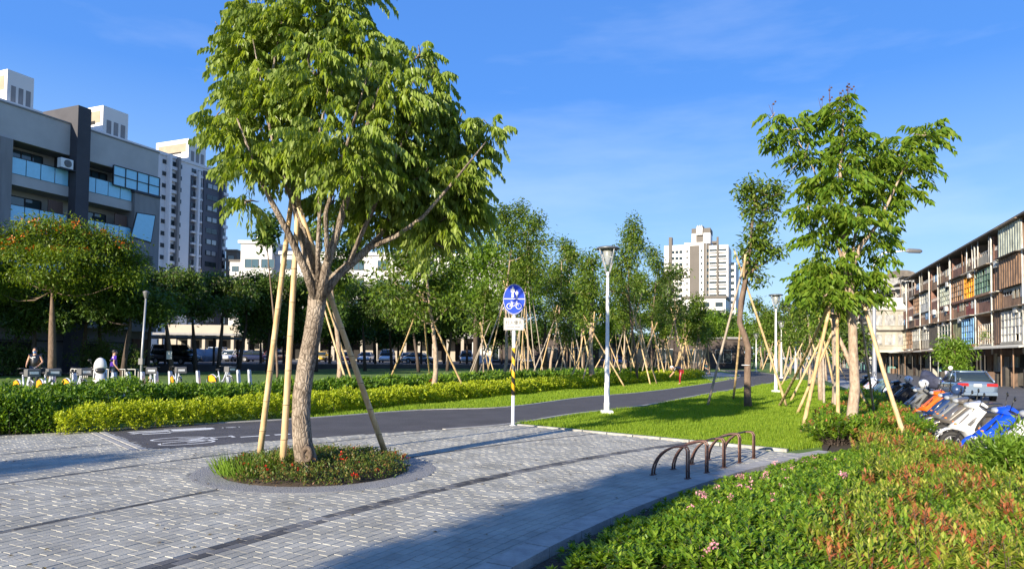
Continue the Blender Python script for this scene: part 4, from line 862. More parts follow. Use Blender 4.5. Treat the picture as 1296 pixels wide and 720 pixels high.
# grey lamp on the left lawn
b = G(178, 489); Yl = float(b[1]); h = P(182, 378, Yl)[2]; t = thing('lamp_post', 'slim grey lamp post between the shade trees behind the bike docks', 'lamp post', b)
m = MB(); m.tube([(0, 0, 0), (.02, 0, h * .4), (.12, 0, h)], [.06, .05, .04], 12); m.build('pole', K['grey_metal'], t)
m = MB(); m.lathe([(.04, h), (.06, h + .02), (.13, h + .28), (.14, h + .32), (.02, h + .38)], 14, (.12, 0, 0)); m.build('lamp_head', K['grey_plastic'], t)
m = MB(); m.box(-.09, .1, -.1, .09, 1.0, 1.28); m.build('control_box', K['grey_plastic'], t)
# notice on the shade tree
b = G(218, 474); o = MB().box(-.18, .18, -.03, 0, -.28, .28).build('paper_notice', K['white'], None, loc=b + np.array([-.12, -.25, 1.35])); tag(o, 'white paper notice tied to a shade tree trunk', 'notice')

# ------------------------------------------------------------------ sign with pedestrian and bicycle
def text_mesh(s, size, extr=.002):
    cu = bpy.data.curves.new('lettering', 'FONT'); cu.body = s; cu.size = size; cu.align_x = 'CENTER'; cu.align_y = 'CENTER'; cu.extrude = extr
    o = bpy.data.objects.new('lettering', cu); COL.objects.link(o); bpy.context.view_layer.update()
    me = bpy.data.meshes.new_from_object(o.evaluated_get(bpy.context.evaluated_depsgraph_get())); bpy.data.objects.remove(o); return me
b = G(649, 538); Ys = float(b[1]); sg = thing('path_sign', 'blue oval pedestrian and bicycle sign on a striped post beside the path', 'sign', b)
K['plate_white'] = mat('plate_white', (.5, .5, .48), .5, var=.06, scale=8)
K['sign_blue'] = mat('sign_blue', (.006, .045, .52), .35, var=.05, coat=.3); K['tape'] = None
zc = P(648, 379, Ys)[2]; zt = P(648, 410, Ys)[2]; sx_ = 28 / F * Ys / 2; sz_ = 38.5 / F * Ys / 2
MB().lathe([(.075, -.02), (.075, .01), (.038, .015), (.038, zc + .2), (.0, zc + .21)], 14).build('pole', K['white_metal'], sg)
def spiral():
    m, t, out = _mat('hazard_tape'); N = t.nodes.new; L = t.links.new
    tc = N('ShaderNodeTexCoord'); sp = N('ShaderNodeSeparateXYZ'); L(tc.outputs['Object'], sp.inputs[0])
    at = N('ShaderNodeMath'); at.operation = 'ARCTAN2'; L(sp.outputs[1], at.inputs[0]); L(sp.outputs[0], at.inputs[1])
    a = N('ShaderNodeMath'); a.operation = 'MULTIPLY'; a.inputs[1].default_value = 1 / (2 * math.pi); L(at.outputs[0], a.inputs[0])
    z = N('ShaderNodeMath'); z.operation = 'MULTIPLY'; z.inputs[1].default_value = 3.4; L(sp.outputs[2], z.inputs[0])
    s = N('ShaderNodeMath'); s.operation = 'ADD'; L(a.outputs[0], s.inputs[0]); L(z.outputs[0], s.inputs[1])
    fr = N('ShaderNodeMath'); fr.operation = 'FRACT'; L(s.outputs[0], fr.inputs[0])
    gt = N('ShaderNodeMath'); gt.operation = 'GREATER_THAN'; gt.inputs[1].default_value = .5; L(fr.outputs[0], gt.inputs[0])
    mx = N('ShaderNodeMix'); mx.data_type = 'RGBA'; mx.inputs['A'].default_value = (.02, .02, .02, 1); mx.inputs['B'].default_value = (.75, .42, .02, 1); L(gt.outputs[0], mx.inputs['Factor'])
    b = N('ShaderNodeBsdfPrincipled'); b.inputs['Roughness'].default_value = .4; L(mx.outputs['Result'], b.inputs['Base Color']); L(b.outputs[0], out.inputs[0]); return m
za, zb = P(648, 500, Ys)[2], P(648, 440, Ys)[2]
MB().lathe([(.042, za), (.042, zb)], 20).build('hazard_tape', spiral(), sg)
def oval(rx, rz, y0, y1, n=40): m = MB(); m.loft([[(rx * s * math.cos(a), y, zc + rz * s * math.sin(a)) for a in [2 * math.pi * k / n for k in range(n)]] for y, s in ((y1, 1), (y0, 1))], smooth=False); return m
oval(sx_, sz_, -.065, -.05).build('sign_plate', K['sign_blue'], sg)
m = MB(); n_ = 40
m.loft([[(sx_ * s * math.cos(a), y, zc + sz_ * s * math.sin(a)) for a in [2 * math.pi * k / n_ for k in range(n_)]] for y, s in ((-.0655, .955), (-.069, .955), (-.069, .975), (-.0655, .975))], smooth=False, cap=False)
m.build('sign_border', K['white'], sg)
m = MB(); yy0, yy1 = -.070, -.066
m.box(-sx_ * .92, sx_ * .92, yy0, yy1, zc - .0, zc + .018)
def person_icon(cx_, z0, h):
    m.ball((cx_, -.068, z0 + h * .9), (h * .075, .003, h * .085), 10, 6); m.box(cx_ - h * .1, cx_ + h * .1, yy0, yy1, z0 + h * .42, z0 + h * .8); m.box(cx_ - h * .09, cx_ - h * .015, yy0, yy1, z0, z0 + h * .42); m.box(cx_ + h * .015, cx_ + h * .09, yy0, yy1, z0 + .01, z0 + h * .42)
    m.box(cx_ - h * .17, cx_ - h * .11, yy0, yy1, z0 + h * .45, z0 + h * .78); m.box(cx_ + h * .11, cx_ + h * .17, yy0, yy1, z0 + h * .45, z0 + h * .78)
person_icon(-.035, zc + .035, .27); person_icon(.06, zc + .035, .18)
for s in (-1, 1): m.ring((s * .105, -.068, zc - .16), .062, .008, 'y', 22, 5)
for p0, p1 in [((-.105, -.16), (-.05, -.08)), ((-.05, -.08), (.055, -.08)), ((.055, -.08), (-.01, -.17)), ((-.01, -.17), (-.055, -.06)), ((-.105, -.16), (-.01, -.17)), ((.105, -.16), (.05, -.05)), ((.05, -.05), (.085, -.045)), ((-.08, -.055), (-.03, -.055))]:
    m.tube([(p0[0], -.068, zc + p0[1]), (p1[0], -.068, zc + p1[1])], .006, 6)
m.build('pictogram', K['white'], sg, kind='stuff')
pw = 25.5 / F * Ys / 2; ph = 15.5 / F * Ys / 2
MB().box(-pw, pw, -.06, -.05, zt - ph, zt + ph).build('name_plate', K['plate_white'], sg)
m = MB()
for q in ((-pw + .012, -pw + .018, -ph + .012, ph - .012), (pw - .018, pw - .012, -ph + .012, ph - .012), (-pw + .018, pw - .018, -ph + .012, -ph + .018), (-pw + .018, pw - .018, ph - .018, ph - .012)): m.box(q[0], q[1], -.063, -.06, zt + q[2], zt + q[3])
m.build('plate_border', K['black'], sg)
me = text_mesh('行人優先', .098); o = link('lettering', me, K['black'], sg, (0, -.062, zt + .025)); o.rotation_euler = (math.pi / 2, 0, 0)
m = MB()
for q_ in range(19):
    if q_ != 10: m.box(-.155 + q_ * .0165, -.155 + q_ * .0165 + .010, -.063, -.0605, zt - .076, zt - .076 + R.choice([.014, .02]))
m.build('small_print', K['black'], sg, kind='stuff')
sg.rotation_euler = (0, 0, math.radians(-2))

# ------------------------------------------------------------------ bicycle rack: five double hoops on rails
L0, R0 = G(825, 601), G(869, 606); L1 = G(902, 588.5); R4 = G(953, 580)
rk = thing('bike_rack', 'low rusty-brown bike rack of five double hoops on the plaza beside the shrubs', 'bike rack', G(868, 606))
base = np.array(rk.location); step = (R4 - R0) / 4
for i in range(5):
    f = R0 + step * i; l = f + (L0 - R0); hh = .42 + .02 * (i % 2)
    for k in range(2):
        o_ = step / np.linalg.norm(step) * .07 * k; a = l + o_; c = f + o_; pts = []
        for t in np.linspace(0, math.pi / 2, 9): pts.append(a + (c - a) * (1 - math.cos(t)) * .86 + np.array([0, 0, hh * math.sin(t)]))
        pts += [a + (c - a) * .95 + np.array([0, 0, hh * .985]), c + np.array([0, 0, hh * .88]), c + np.array([0, 0, hh * .4]), c]
        pts = [p - base for p in pts]; MB().tube(pts, .0135, 8).build('hoop', K['rack'], rk)
        m = MB(); m.lathe([(.035, 0), (.035, .008), (.014, .01)], 10, tuple(pts[0])); m.lathe([(.035, 0), (.035, .008), (.014, .01)], 10, tuple(pts[-1])); m.build('foot_plate', K['rack'], rk)
    m = MB()
    q = f - base; d = step / np.linalg.norm(step) * .07; m.tube([q + np.array([0, 0, .1]), q + d + np.array([0, 0, .1])], .01, 6); m.build('cross_bar', K['rack'], rk)
q0 = R0 + (L0 - R0) * .25 - base; m = MB(); m.tube([q0 + np.array([0, 0, .415]), q0 + step * 4 + np.array([0, 0, .42])], .012, 8); m.build('top_rail', K['rack'], rk)
print('TREES OK')
# ------------------------------------------------------------------ buildings
K['conc_grey'] = mat('wall_concrete_grey', (.46, .445, .43), .85, var=.08, scale=.6, bump=.1, bscale=20)
K['conc_mid'] = mat('wall_concrete_mid', (.24, .235, .235), .85, var=.15, scale=1.2, stretch=(1, 1, .2), bump=.1, bscale=20)
K['conc_dark'] = mat('pier_dark', (.055, .055, .065), .8, var=.12, scale=.8)
K['ground_wall'] = mat('ground_floor_wall', (.2, .2, .21), .85, var=.15, scale=.4)
K['dark_in'] = mat('dark_interior', (.02, .018, .017), .9, var=.3, scale=1)  # near-black colour stands for the shade inside openings
K['rail_glass'] = mat('blue_balcony_glass', (.3, .66, .85), .2, var=.05, spec=.8)  # bluish glass, with the sky's reflection put into the colour
K['timber'] = mat('timber_screen', (.13, .075, .055), .7, var=.2, scale=2, stretch=(8, 8, .3))
K['tower_white'] = mat('tower_white', (.66, .66, .68), .8, var=.04, scale=.1)
K['tower_lit'] = mat('tower_cladding', (.72, .7, .67), .8, var=.04, scale=.1)  # tower white with the sun's warm brightness put into the colour
K['tower_dark'] = mat('tower_dark_panel', (.09, .095, .12), .7, var=.08, scale=.2)
K['tower_brown'] = mat('tower_brown_panel', (.1, .088, .078), .7, var=.08, scale=.2)
K['louvre'] = mat('louvre', (.3, .25, .17), .6, var=.15, scale=.3)
def cells(mb, us, zs, y0, y1, t=.05):          # frame bars round a grid
    for u in us: mb.box(u - t / 2, u + t / 2, y0, y1, zs[0], zs[-1])
    for z in zs:
        for a, b in zip(us[:-1], us[1:]): mb.box(a + t / 2, b - t / 2, y0 + .002, y1 - .002, z - t / 2, z + t / 2)
def window(par, u0, u1, z0, z1, y, nu=2, nz=1, fm='dark_metal', gm='glass_blue', name='window', t=.07, d=.1, out=-1):
    m = MB(); cells(m, list(np.linspace(u0, u1, nu + 1)), list(np.linspace(z0, z1, nz + 1)), min(y, y + d * out), max(y, y + d * out), t)
    wdw = m.build(name, K[fm], par)
    yy = y + d * out * .4
    for i in range(nu): 
        for j in range(nz):
            a, b = np.linspace(u0, u1, nu + 1)[i:i + 2]; c, e = np.linspace(z0, z1, nz + 1)[j:j + 2]
            MB().box(a + t / 2, b - t / 2, yy - .01, yy + .01, c + t / 2, e - t / 2).build('pane', K[gm], wdw)
    return wdw
def frame(O, az): return (float(O[0]), float(O[1]), 0.), math.pi / 2 - az
# ---- near grey apartment block on the left
AZ = math.radians(22.5); OA = P(201, 193, 56)
loc, rz = frame(OA, AZ); A = thing('apartment_block', 'grey concrete apartment block with blue glass balconies at the left', 'building', loc, rz)
fa = lambda px, py: V(px, py, OA, AZ)
LV = [0, 4.1, 7.15, 10.35, 13.62]
MB().box(-54, 0, 1.7, 15, 0, 17.9).build('wall', K['conc_grey'], A)
MB().box(-54, 0, .0, .3, 15.95, 18.25).build('parapet', K['conc_grey'], A)
MB().box(-54, 0, .301, 1.699, 15.95, 16.2).build('soffit', K['conc_mid'], A)
MB().box(-54, .06, -.06, 15.1, 18.251, 18.36).build('coping', K['conc_mid'], A)
m = MB()
for z in LV[1:]: m.box(-54, -2.2, .0, 1.7, z - .75, z)
m.build('floor_slab', K['conc_grey'], A)
MB().box(-54, 0, .5, 1.7, -.1, 3.35).build('ground_floor_wall', K['ground_wall'], A)
MB().box(-54, 0.02, .45, .5, 2.2, 2.32).build('dark_band', K['conc_dark'], A)
for k in range(4):
    u = -13.6 * k
    MB().box(u - 7.5, u - 6.5, -.8, .0, 0, 19.6).build('pier', K['conc_dark'], A); MB().box(u - 7.5, u - 6.5, .301, 3.2, 15.0, 19.6).build('pier', K['conc_dark'], A); MB().box(u - 7.5, u - 6.5, .001, .3, 18.37, 19.6).build('pier', K['conc_dark'], A)
    MB().box(u - 2.35, u - .02, -.35, 1.69, 3.2, 14.35).build('bay', K['conc_mid'], A)
    MB().box(u - 2.5, u - .05, -.45, 1.69, 14.36, 14.55).build('bay', K['conc_dark'], A)
    window(A, u - 4.2, u - .05, 14.56, 16.1, -.2, 4, 2, out=-1, gm='rail_glass')
    for z in (4.1, 10.35):
        # raking bay windows
        m = MB(); q = [(u - 2.7, z + .35), (u - .8, z + .15), (u - .45, z + 2.55), (u - 2.2, z + 2.45)]
        m.side(q, -.42, -.352); o = m.build('bay_window', K['dark_metal'], A); m = MB(); c = [(x * .92 + (u - 1.55) * .08, y_ * .92 + (z + 1.35) * .08) for x, y_ in q]; m.side(c, -.44, -.421); m.build('pane', K['rail_glass'], o)
    m = MB()
    for i in range(9): m.box(u - 3.6, u - .6, -.42, -.36, 8.0 + i * .17, 8.06 + i * .17)
    m.build('louvre', K['dark_metal'], A)
    for bi, (ua, ub) in enumerate(((u - 11.5, u - 7.56), (u - 6.48, u - 2.4))):
        for fi, z in enumerate(LV[1:]):
            n_ = 4; ws = (ub - ua) / n_
            for i in range(n_): MB().box(ua + i * ws + .03, ua + (i + 1) * ws - .03, -.05, -.02, z + .02, z + 1.12).build('glass_panel', K['rail_glass'], A)
            MB().box(ua, ub, -.07, 0.02, z + 1.121, z + 1.17).build('handrail', K['dark_metal'], A)
            window(A, ua + .9 + .3 * bi, ua + 3.1, z + .05, z + 2.1, 1.69, 3 if fi % 2 else 2)
            if fi % 2 == 0: MB().box(ub - 1.15, ub - .1, .3, .38, z + .1, z + 2.1).build('timber_screen', K['timber'], A)
            else: MB().box(ua + .05, ua + .6, 1.5, 1.68, z, z + 2.4).build('column', K['conc_mid'], A)
    MB().box(u - 12.3, u - 11.5, -.2, 1.68, 3.3, 15.9).build('column', K['conc_mid'], A)
    MB().box(u - 13.58, u - 12.3, -.35, 1.68, 9.9, 14.8).build('bay', K['conc_mid'], A)
# ground floor openings and plants
for u0, u1, z0, z1 in [(-3.1, -1.9, 3.3, 4.1), (-11.0, -9.6, 3.2, 4.2), (-15, -13.8, 3.0, 4.2), (-20, -18, 3.1, 4.2)]: window(A, u0, u1, z0, z1, .49, 2, 1, fm='white', gm='glass_blue')
for u0, u1 in [(-13, -9.3), (-6.8, -3.6), (-22, -17.5)]: MB().box(u0, u1, .38, .5, 0, 2.15).build('shop_front', K['dark_in'], A)
MB().box(-1.6, -.1, .36, .5, 0, 2.6).build('door', K['timber'], A)
ac = thing('air_conditioner', 'white air conditioner on the dark pier of the grey apartment block', 'air conditioner', loc, rz)
MB().box(-8.6, -7.7, -.75, -.35, 14.75, 15.45, ch=.03).build('casing', K['white'], ac); m = MB(); m.ring((-8.1, -.76, 15.1), .26, .02, 'y', 18, 5); m.ball((-8.1, -.75, 15.1), (.24, .02, .24), 14, 6); m.build('fan_grille', K['grey_plastic'], ac)
MB().box(-8.6, -7.56, -.8, -.3, 14.66, 14.74).build('bracket', K['dark_metal'], ac)
# ---- long white tower behind it
OT = P(288, 223, 195); loc, rz = frame(OT, AZ); T = thing('apartment_tower', 'tall white apartment tower with dark window panels, behind the grey block', 'building', loc, rz)
ft = lambda px, py: V(px, py, OT, AZ)
HT = ft(288, 223)[1]; 
MB().box(-75, 0, 0, 22, 0, HT).build('wall', K['tower_white'], T)
MB().box(-75, .3, -.3, 22, HT, HT + .8).build('coping', K['tower_white'], T)
FL = 3.15; nf = 17; z0 = HT - nf * FL
u_d0, u_d1 = ft(256, 250)[0], ft(283, 250)[0]
MB().box(u_d0, u_d1, -.5, -.01, 0, HT - .7).build('dark_panel', K['tower_dark'], T)
for px in (242.5, 250): 
    u = ft(px, 300)[0]; MB().box(u - .9, u + .9, -.02, -.005, 0, HT - 3).build('window_recess', K['tower_dark'], T)
MB().box(ft(247, 300)[0] - .35, ft(247, 300)[0] + .35, -1.2, -.03, 0, HT - 1.5).build('fin', K['tower_white'], T)
MB().box(ft(210, 300)[0] - .6, ft(210, 300)[0], -1.6, -.03, 0, HT + .5).build('fin', K['tower_white'], T)
MB().box(ft(221, 300)[0] - .3, ft(221, 300)[0] + .3, -1.3, -.03, 0, HT + .5).build('fin', K['conc_mid'], T)
MB().box(ft(276, 300)[0] - .25, ft(276, 300)[0] + .25, -1.5, -.51, 0, HT - .5).build('fin', K['tower_dark'], T)
def mwin(w_, h_, gm, fm, d=.12):
    a = MB(); a.box(-w_ / 2, w_ / 2, -d, 0, 0, h_); return a.mesh('window', K[gm]), None
wm_big = MB().box(-1.0, 1.0, -.14, 0, .9, 2.3).mesh('window', K['glass']); sill = MB().box(-1.25, 1.25, -.9, -.02, 0, .85).mesh('balcony', K['tower_white']); wm_s = MB().box(-.75, .75, -.1, 0, 1.0, 2.1).mesh('window', K['glass']); pane_w = MB().box(-.7, .7, -.22, -.141, 1.0, 2.2).mesh('pane', K['lens'])
for f_ in range(nf):
    z = z0 + f_ * FL
    for px, kind in ((216.5, 0), (224.8, 1), (243, 2), (250.5, 2), (262, 3), (268.5, 3), (280, 4), (206, 1)):
        u = ft(px, 300)[0]; y = -.51 if kind in (3, 4) else -.02
        if kind == 0: link('window', wm_big, None, T, (u, y, z)); link('balcony', sill, None, T, (u, y, z), None, (1, .7, 1))
        elif kind == 1: link('window', wm_s, None, T, (u, y, z))
        elif kind == 2: link('window', wm_s, None, T, (u, y - .01, z)); link('balcony', sill, None, T, (u, y - .01, z), None, (.5, .8, .6))
        elif kind == 3:
            wn = link('window', wm_big, None, T, (u, y, z)); 
            if (f_ + int(px)) % 3: link('pane', pane_w, None, wn, (0, 0, 0))
        else: link('balcony', sill, None, T, (u, y, z), None, (.8, 1, 1)); link('window', wm_s, None, T, (u, y, z))
for i, (pa, pb, pt) in enumerate(((12, 46, 87), (133, 165, 133), (241, 263, 175))):
    u0 = ft(pa, pt)[0]; u1 = ft(pb, pt)[0]; zt = ft(pa, pt)[1]; xw = 12
    q = MB().box(u0, u1, .6, 13, HT + .8, zt).build('roof_box', K['tower_lit'], T)
    MB().box(u0 - .08, u0 - .01, 1.6, 12, HT + 3.5, zt - 1.2).build('louvre', K['louvre'], q); MB().box(u0 - .1, u0 - .081, 3.2, 8.5, HT + 3.2, zt - 3.5).build('dark_opening', K['dark_in'], q)
    for k in range(3): a = u0 + (u1 - u0) * (.15 + .28 * k); MB().box(a, a + (u1 - u0) * .17, .5, .599, zt - 8.2, zt - 3.2).build('louvre', K['conc_mid'], q)
# ---- white centre tower
AC_ = math.radians(112.5); OC = P(921, 310, 318); loc, rz = frame(OC, AC_); T = thing('apartment_tower', 'white tower block with brown stripes beyond the grove, centre right', 'building', loc, rz)
fc = lambda px, py: V(px, py, OC, AC_)
def bx(px0, px1, pyt, y0, y1, name, m_, z0=0.): return MB().box(fc(px0, pyt)[0], fc(px1, pyt)[0], y0, y1, z0, fc((px0 + px1) / 2, pyt)[1]).build(name, K[m_], T)
bx(840, 866, 310, 1.5, 24, 'wing', 'tower_lit'); bx(866, 894, 307, 0, 24, 'wing', 'tower_lit'); bx(894.1, 897, 309, 1.2, 24, 'wing', 'tower_brown'); bx(897.1, 921.5, 310, .6, 20, 'wing', 'tower_lit'); bx(921.6, 930, 331, 6, 26, 'wing', 'tower_lit')
bx(873, 885, 311, -.3, -.01, 'brown_stripe', 'tower_brown', 30); bx(890.5, 893.6, 307.5, -.2, -.01, 'brown_stripe', 'tower_brown'); bx(907, 909.5, 300, -.6, .59, 'brown_fin', 'tower_brown'); bx(846, 850, 300, .9, 4, 'brown_fin', 'tower_brown')
a = fc(866, 307)[1]; zz = fc(880, 289)[1]
for p0, p1, top, nm, mt in ((874.5, 880, 289, 'roof_turret', 'tower_lit'), (880.1, 889, 285, 'roof_turret', 'tower_brown'), (889.1, 898, 289, 'roof_turret', 'tower_lit'), (900, 906, 304, 'roof_box', 'tower_brown')):
    MB().box(fc(p0, top)[0], fc(p1, top)[0], 3, 13, a - .5, fc(p0, top)[1]).build(nm, K[mt], T)
for p0, p1 in ((874.5, 879.9), (889.1, 898)): MB().box(fc(p0, 290)[0] - .1, fc(p1, 290)[0] + .1, 2.8, 13.2, fc(880, 294)[1], fc(880, 288)[1]).build('brown_cap', K['tower_brown'], T)
for p in (882.2, 884.6, 887): MB().lathe([(.7, fc(880, 297)[1]), (.7, fc(880, 288)[1]), (.01, fc(880, 284)[1])], 8, (fc(p, 290)[0], 2.3, 0)).build('arched_window', K['tower_lit'], T)
band = MB().box(-3.4, 3.4, -.25, 0, 0, 1.1).mesh('window_band', K['glass']); sq = MB().box(-.75, .75, -.15, 0, 0, 1.4).mesh('window', K['glass']); rl = MB().box(-3.6, 3.6, -1.1, -.26, -.5, .45).mesh('balcony', K['tower_lit'])
zt = fc(909, 314)[1]
for f_ in range(17):
    z = zt - 1.5 - f_ * 3.1
    for px in (902, 914.5): link('window_band', band, None, T, (fc(px, 350)[0], .599, z), None, (.48, 1, 1)); link('balcony', rl, None, T, (fc(px, 350)[0], .599, z - .3), None, (.48, 1, .6))
    for px in (851, 856, 861): 
        if f_ % 1 == 0: link('window', sq, None, T, (fc(px, 350)[0], 1.499, z))
    for px in (869.5, 888): link('window', sq, None, T, (fc(px, 350)[0], -.001, z), None, (.5, 1, .8))
    link('window', sq, None, T, (fc(895.5, 350)[0], 1.19, z), None, (.8, 1, 1))
    link('window', sq, None, T, (fc(926, 350)[0], 5.99, z), None, (1, 1, 1)) if f_ > 1 else None
# ---- lower white block in front of the tower
OL = P(885, 378, 240); loc, rz = frame(OL, AC_); T = thing('low_block', 'low white building with shaded balconies in front of the white tower', 'building', loc, rz)
zt = float(OL[2]); MB().box(-6, 9, 0, 14, 0, zt).build('wall', K['tower_lit'], T); MB().box(-6.4, 9.4, -.6, 14, zt, zt + .9).build('roof', K['tower_brown'], T)
for f_ in range(5):
    for u in (-3.5, 1, 5.5): MB().box(u, u + 2.6, -.1, -.001, zt - 3 - f_ * 3.6, zt - 1.4 - f_ * 3.6).build('window', K['glass'], T)
    MB().box(-5.5, 8.5, -1.6, -.11, zt - 4.4 - f_ * 3.6, zt - 3.4 - f_ * 3.6).build('balcony', K['tower_lit'], T)
# ---- car park platform, carport, long white building and its arcade
PK = .45
park = [(-44, 52), (-33, 52), (-24, 62), (-2, 76), (8, 112), (-60, 112)]
sheet('car_park', [G(196, 466)[:2] * np.array([1, 1]), G(640, 466)[:2], (20, 125), (-62, 125), (-46, 66)], PK, K['road'], thick=.9)
OW = P(305, 308, 118); T = thing('long_white_building', 'long white low-rise building behind the car park and dark trees', 'building', (float(OW[0]), 118, PK))
fw = lambda px, py: (float(P(px, py, 118)[0] - OW[0]), float(P(px, py, 118)[2] - PK))
h1 = fw(305, 308)[1]; h2 = fw(450, 322)[1]; u1 = fw(352, 0)[0]; uE = fw(640, 300)[0]
K['cream'] = mat('cream_wall', (.36, .32, .26), .85, var=.08, scale=.2); K['bwhite'] = mat('white_wall', (.58, .57, .56), .8, var=.05, scale=.15)
MB().box(0, u1, 0, 16, 4.4, h1).build('wing', K['bwhite'], T); MB().box(u1 + .01, uE, 1.5, 16, 4.4, h2).build('wing', K['bwhite'], T); MB().box(-14, uE, 2.0, 15, 0, 4.39).build('ground_floor', K['cream'], T); MB().box(-14, -.01, 2, 15, 4.4, 6).build('wing', K['cream'], T)
MB().box(-.4, u1 + .4, -.4, 16, h1, h1 + .5).build('coping', K['bwhite'], T); MB().box(u1, uE, 1.1, 16, h2, h2 + .6).build('coping', K['bwhite'], T)
MB().box(-13, uE, -4.0, 1.99, 4.0, 4.35).build('arcade_roof', K['conc_mid'], T)
for i in range(24): u = -12 + i * (uE + 12) / 24; MB().box(u, u + .5, -3.8, -3.3, 0, 3.99).build('column', K['cream'], T)
for i in range(12): u = -11 + i * (uE + 12) / 12; MB().box(u, u + 3.2, 1.9, 1.99, .2, 3.2).build('shop_front', K['dark_in'], T)
for f_ in range(4):
    z = 5.6 + f_ * 3.5
    for a, b in ((.8, 3.2), (3.7, 6)): window(T, a, b, z, z + 1.5, -.01, 2)
    for i in range(9): 
        a = u1 + 1.2 + i * 4.3
        if z + 2 < h2: window(T, a, a + 1.8, z, z + 1.7, 1.49, 2)
MB().box(.6, u1 - .6, -.5, -.02, 13.2, 13.6).build('ledge', K['bwhite'], T); MB().box(.6, u1 - .6, -.5, -.02, 9.4, 9.8).build('ledge', K['bwhite'], T)
tk = thing('water_tank', 'steel water tank on the roof of the long white building', 'water tank', (float(OW[0]) + 1.7, 122, PK + h1 + .5)); MB().lathe([(.75, .5), (.8, .7), (.8, 1.5), (.4, 1.9), (.01, 1.95)], 14).build('tank', K['chrome'], tk)
for k in range(4): MB().box(.5 * math.cos(k * 1.57 + .78) - .05, .5 * math.cos(k * 1.57 + .78) + .05, .5 * math.sin(k * 1.57 + .78) - .05, .5 * math.sin(k * 1.57 + .78) + .05, 0, .55).build('leg', K['grey_metal'], tk)
for (a, b_, t_, d_, mt, lab) in ((286, 300, 318, 190, 'tower_brown', 'small brown far house with roof room, left of the long white building'), (291, 306, 331, 175, 'bwhite', 'small white far house directly left of the long white building')):
    o = P(a, t_, d_); e = P(b_, t_, d_); T = thing('far_house', lab, 'house', (float(o[0]), d_, 0)); W_ = float(e[0] - o[0]); H_ = float(o[2])
    MB().box(0, W_, 0, 10, 0, H_).build('wall', K[mt], T); MB().box(-.2, W_ + .2, -.3, 10, H_, H_ + .5).build('roof', K['tower_brown'], T)
    for f_ in range(5): window(T, W_ * .2, W_ * .75, H_ - 2.6 - f_ * 3, H_ - 1.2 - f_ * 3, -.01, 3)
K['r_dark0'] = mat('shaded_brown_wall', (.07, .055, .05), .9, var=.3, scale=.5)  # shade of the trees is put into this dark brown
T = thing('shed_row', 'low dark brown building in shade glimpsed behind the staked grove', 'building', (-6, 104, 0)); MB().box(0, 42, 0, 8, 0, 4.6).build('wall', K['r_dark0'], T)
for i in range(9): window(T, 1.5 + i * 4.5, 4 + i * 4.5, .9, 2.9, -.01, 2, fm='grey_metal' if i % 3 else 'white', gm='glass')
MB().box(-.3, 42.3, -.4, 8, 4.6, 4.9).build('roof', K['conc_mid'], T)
MB().box(-.1, 3, -.6, -.02, 0, 3.6).build('white_doorway', K['bwhite'], T)
# carport
b = G(215, 470); cp = thing('carport', 'flat grey carport roof on posts over the covered cars', 'carport', (-31.0, 60.5, PK))
MB().box(-3.5, 5.5, -2.5, 3, 2.35, 2.55).build('roof', K['conc_mid'], cp)
for x, y in ((-3.2, -2.3), (1, -2.3), (5.2, -2.3), (-3.2, 2.8), (5.2, 2.8)): MB().box(x - .07, x + .07, y - .07, y + .07, 0, 2.349).build('post', K['dark_metal'], cp)
# white frame stands along the foot of the grey block
for i, px in enumerate((100, 114, 131, 152, 165)):
    b = G(px, 478); b[0] -= 0; st = thing('frame_stand', 'small white open frame stand before the grey block, %s from the left' % ORD[i], 'stand', b, group='white frame stands by the grey block')
    MB().box(-.38, .38, -.18, .18, .5, .54).build('top', K['grey_metal'], st)
    for x in (-.38, .38):
        for y in (-.17, .17): MB().box(x - .025, x + .025, y - .02, y + .02, 0, .499).build('leg', K['r_grey'] if 'r_grey' in K else K['concrete'], st)
# clipped dark bushes at the foot of the grey block
for i, (px, w_) in enumerate(((118, 1.6), (138, 1.3), (160, 1.4), (30, 1.6), (8, 1.4))):
    b = G(px, 474.5); root = thing('round_bush', 'dark rounded bush before the grey block, %s' % ['left of the walker', 'right behind the walker', 'nearest the grey lamp post', 'behind the man in black', 'at the left photo edge'][i], 'bush', b)
    C, O = blob_pts([((0, 0, w_ * .75), (w_, 1.1, w_ * .8), 260)]); v, f = clusters(C, O, 8, .16, .08, .12); link('foliage', np_mesh('foliage', v, f), LM['row'], root); MB().tube([(0, 0, -.05), (0, 0, w_ * .7)], [.07, .03], 6).build('stem', K['dark_bark'], root)

# ------------------------------------------------------------------ the old terrace on the right
AR = math.radians(20.7); OR_ = P(1296, 283, 54); EZ = float(OR_[2])
pal = dict(conc=(.3, .28, .24), brown=(.11, .07, .05), rust=(.17, .085, .06), white=(.5, .49, .45), cream=(.42, .38, .29), green=(.09, .16, .12), olive=(.13, .14, .08), orange=(.75, .3, .02), blue=(.13, .27, .45), grey=(.27, .27, .27), wood=(.23, .14, .085), dark=(.05, .045, .04), pale=(.36, .39, .33), red=(.2, .05, .04), teal=(.1, .25, .24))
for k_, c in pal.items(): K['r_' + k_] = mat('terrace_' + k_, c, .8, var=.5, scale=1.9, stretch=(1, 1, .5), bump=.15, bscale=14)
K['r_wall'] = mat('old_wall', (.16, .105, .075), .9, col2=(.3, .22, .17), scale=.9, stretch=(1, 1, .4), bump=.2, bscale=12)
K['r_conc'] = mat('stained_concrete', (.2, .19, .165), .9, col2=(.38, .36, .31), scale=.7, stretch=(1, 1, .35), bump=.2, bscale=12)
K['tin'] = mat('tin_roof', (.06, .05, .045), .7, col2=(.14, .12, .1), scale=1.5)
